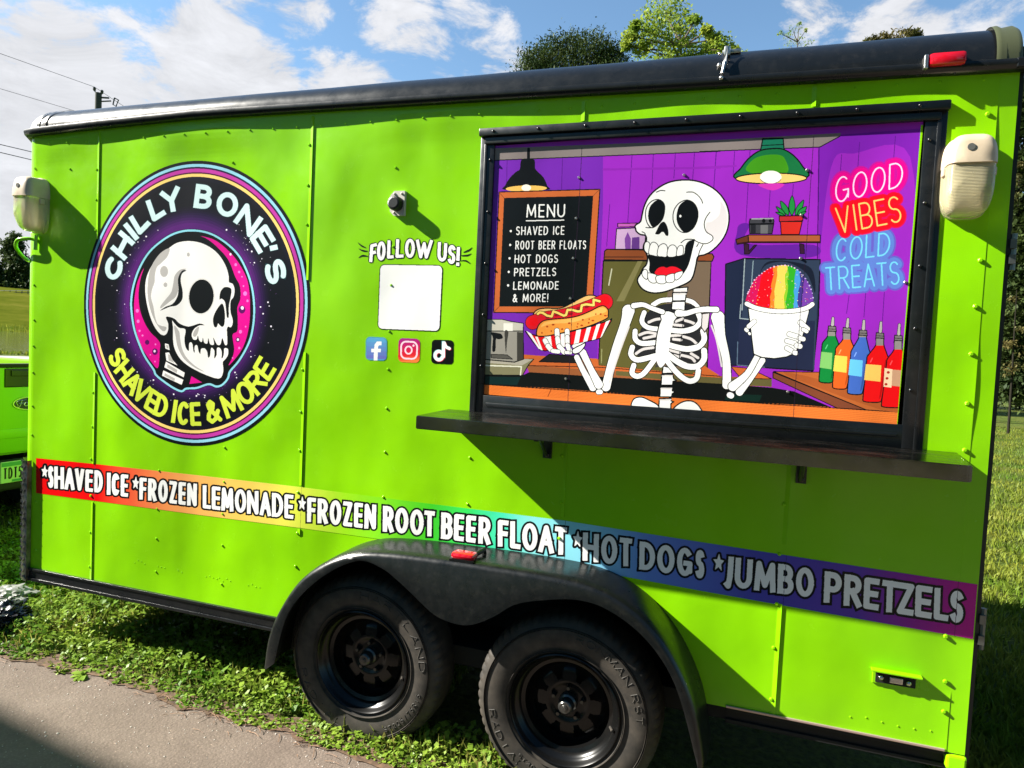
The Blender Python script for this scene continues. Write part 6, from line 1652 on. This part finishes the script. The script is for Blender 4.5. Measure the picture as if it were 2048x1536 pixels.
tree('young_sapling', 'thin sparse sapling with bare twigs above the roof clamp', base_of(1590, 22),
     px_clumps([(1585, 58, 12), (1572, 70, 9), (1598, 52, 8), (1600, 82, 12), (1580, 92, 14), (1618, 86, 9), (1560, 66, 6), (1612, 60, 4), (1590, 120, 24), (1595, 160, 26)], 22, 3, .4), fresh_m, bark, .06, 62, 23, .6, .05, asp=.6)
tree('olive_tree', 'brownish olive treetop just clearing the rear of the trailer roof', base_of(1790, 24),
     px_clumps([(1740, 84, 12), (1765, 80, 13), (1790, 78, 15), (1815, 72, 14), (1832, 70, 10), (1800, 100, 26), (1760, 110, 26), (1840, 100, 24), (1790, 150, 40)], 24, 4, .6), olive_m, bark, .14, 330, 24, .6, .12, asp=.45)
tree('small_treetop', 'tiny pale treetop poking over the roof between clamp and marker light', base_of(1500, 26), px_clumps([(1490, 104, 8), (1470, 112, 8), (1500, 118, 12), (1480, 140, 22)], 26, 6, .4), fresh_m, bark, .09, 70, 29, .6, .06)
tree('dark_tree', 'shady tree with a light green top right behind the rear corner of the trailer', base_of(2085, 21),
     px_clumps([(2030, 250, 34), (2055, 200, 34), (2060, 330, 50), (2025, 330, 24), (2095, 260, 60), (2040, 420, 44), (2075, 480, 60), (2025, 480, 30), (2120, 380, 70), (2045, 560, 50), (2090, 620, 60), (2030, 640, 34), (2020, 700, 34), (2050, 735, 44), (2030, 775, 30), (2085, 770, 50), (2010, 770, 24), (2040, 600, 44), (2015, 560, 26)], 21, 7), dark_m, bark_d, .17, 2000, 25, .8, .22, asp=.6)
tree('dark_tree', 'second shady tree farther right, partly hidden by the first beyond the lawn', base_of(2260, 25),
     px_clumps([(2200, 250, 80), (2280, 200, 90), (2350, 300, 90), (2220, 400, 90), (2310, 450, 90), (2240, 560, 80), (2340, 600, 70)], 25, 8), dark_m, bark_d, .22, 1800, 26, .8, .25, asp=.6)
tree('sunlit_shrub', 'yellow green shrub leaves catching sun at the foot of the shady trees', base_of(2030, 19.5),
     px_clumps([(2028, 395, 10), (2034, 360, 12), (2040, 330, 8), (2026, 600, 8), (2044, 660, 9), (2020, 690, 12), (2036, 730, 16), (2060, 700, 22), (2010, 745, 14)], 19.5, 9, .5), olive_m, bark_d, .11, 120, 27, .6, .03, limbs=False)
for i, (x0, x1, dist) in enumerate(((1890, 2010, 34), (1990, 2100, 33), (2100, 2260, 34))):
    b_l = [(random.uniform(x0, x1), 400+k*21, random.uniform(48, 70)) for k in range(18)]
    tree('hedge_bush', ['dark bush at the left end of the hedge behind the lawn', 'dark bush in the middle of the hedge behind the lawn', 'dark bush at the right end of the hedge behind the lawn'][i], base_of((x0+x1)/2, dist), px_clumps(b_l, dist, 40+i), dark_m, bark_d, .24, 1300, 50+i, .9, .1, limbs=False, group='bushes of the far hedge')
HD = 330
def hill_base(px, py=576):
    p = at_dist(px, py, HD); return (p.x, p.y, p.z-1.5)
for i, (px, tp_, w_, lab) in enumerate(((28, 468, 38, 'tall dark pine on the hillside beside the front lamp'), (-28, 500, 34, 'lower broad tree on the hillside at the left picture edge'), (58, 520, 26, 'short tree on the hillside against the trailer front'), (-95, 480, 44, 'large tree on the hillside outside the left picture edge'))):
    cl = []
    for k in range(13):
        f = k/12; yy = tp_+8+(566-tp_)*f; ww = w_*(.25+.75*f) if f < .75 else w_*.85
        for q in range(2): cl.append((px+random.uniform(-ww, ww)*.75, yy+random.uniform(-6, 6), 11+6*f))
    tree('hill_tree', lab, hill_base(px), px_clumps(cl, HD, 60+i, 4), pine_m, bark_d, 1.9, 330, 70+i, .9, .7, group='trees on the hillside', asp=.5)
b = MB()
for k in range(26):
    a = at_dist(-160+k*12, 586+.047*(-160+k*12)*0, 300); b.box(a.x-.12, a.x+.12, a.y-.12, a.y+.12, a.z-3, a.z+1.1)
P = [at_dist(-160+k*12, 586, 300) for k in range(26)]
for dz in (.95, .2, -.6): b.tube([p+Vector((0, 0, dz)) for p in P], .13, 5)
tag(b.build('field_fence', mat('fence_grey', (.11, .13, .10), .8)), 'long low rail fence crossing the hillside below the trees', 'fence')

src = [o for o in COL.objects if o.name.startswith('dark_tree') and o.type == 'EMPTY'][0]
for k in range(9):                                                          # unseen tree row, added behind the camera to block sky light
    r_ = src.copy(); COL.objects.link(r_); r_.location = (-9+k*3.6, -17-(k % 3)*2.2, 0); r_.rotation_euler = (0, 0, k*1.3); r_.scale = (1.25, 1.25, 1.2+.12*(k % 4))
    r_['label'] = 'unseen tree in the row added behind the camera to block sky light'; r_['group'] = 'unseen trees added behind the camera'
    for ch in src.children:
        q_ = ch.copy(); COL.objects.link(q_); q_.parent = r_
for k in range(9):                                                          # the wood goes on to the right beyond the picture
    r_ = src.copy(); COL.objects.link(r_); r_.location = (13+k*3.4, 19+(k % 3)*2.6-k*.9, 0); r_.rotation_euler = (0, 0, k*2.1); r_.scale = (1.2, 1.2, .85+.12*(k % 4))
    r_['label'] = 'shady tree of the wood beyond the lawn, right of the picture'; r_['group'] = 'wood right of the picture'
    for ch in src.children:
        q_ = ch.copy(); COL.objects.link(q_); q_.parent = r_
# ------------------------------------------------------------------ unseen building, added out of frame to cast shade on the pavement corner
hb = tag(empty('shade_building', (-16, -6, 0)), 'unseen pale boarded building, added left of the pavement to shade its near corner', 'building')
h_ = 8.5
ea, eb = Vector((-3.09, -.545)), Vector((-2.21, -.675)); dr = (eb-ea).normalized()
off = Vector((-3.5, -1.0))*(h_/2.45)
e0, e1 = ea+off-dr*7, ea+off+dr*4.0; nn_ = Vector((dr.y, -dr.x))
q = [e0, e1, e1+nn_*8, e0+nn_*8]
b = MB(); V = [(p.x, p.y, 0) for p in q]+[(p.x, p.y, h_-.25) for p in q]
b.add(V, [(0, 1, 5, 4), (1, 2, 6, 5), (2, 3, 7, 6), (3, 0, 4, 7)])
side_m = mat('boarded_wall', (.42, .40, .36), .7); _w = nd(side_m, 'ShaderNodeTexWave', wave_type='BANDS', bands_direction='Z'); _w.inputs['Scale'].default_value = 2.5; lk(side_m, pos_node(side_m), _w.inputs['Vector']); lk(side_m, bump(side_m, _w.outputs['Fac'], .6, .03), bsdf(side_m).inputs['Normal'])
o = b.build('wall', side_m); o.parent = hb; o.matrix_parent_inverse = Matrix.Translation((16, 6, 0))
b = MB(); V = [(p.x, p.y, h_-.25) for p in q]+[(p.x, p.y, h_) for p in q]
b.add(V, [(0, 1, 5, 4), (1, 2, 6, 5), (2, 3, 7, 6), (3, 0, 4, 7), (4, 5, 6, 7), (3, 2, 1, 0)])
o = b.build('roof', mat('roof_grey', (.12, .12, .12), .8)); o.parent = hb; o.matrix_parent_inverse = Matrix.Translation((16, 6, 0))
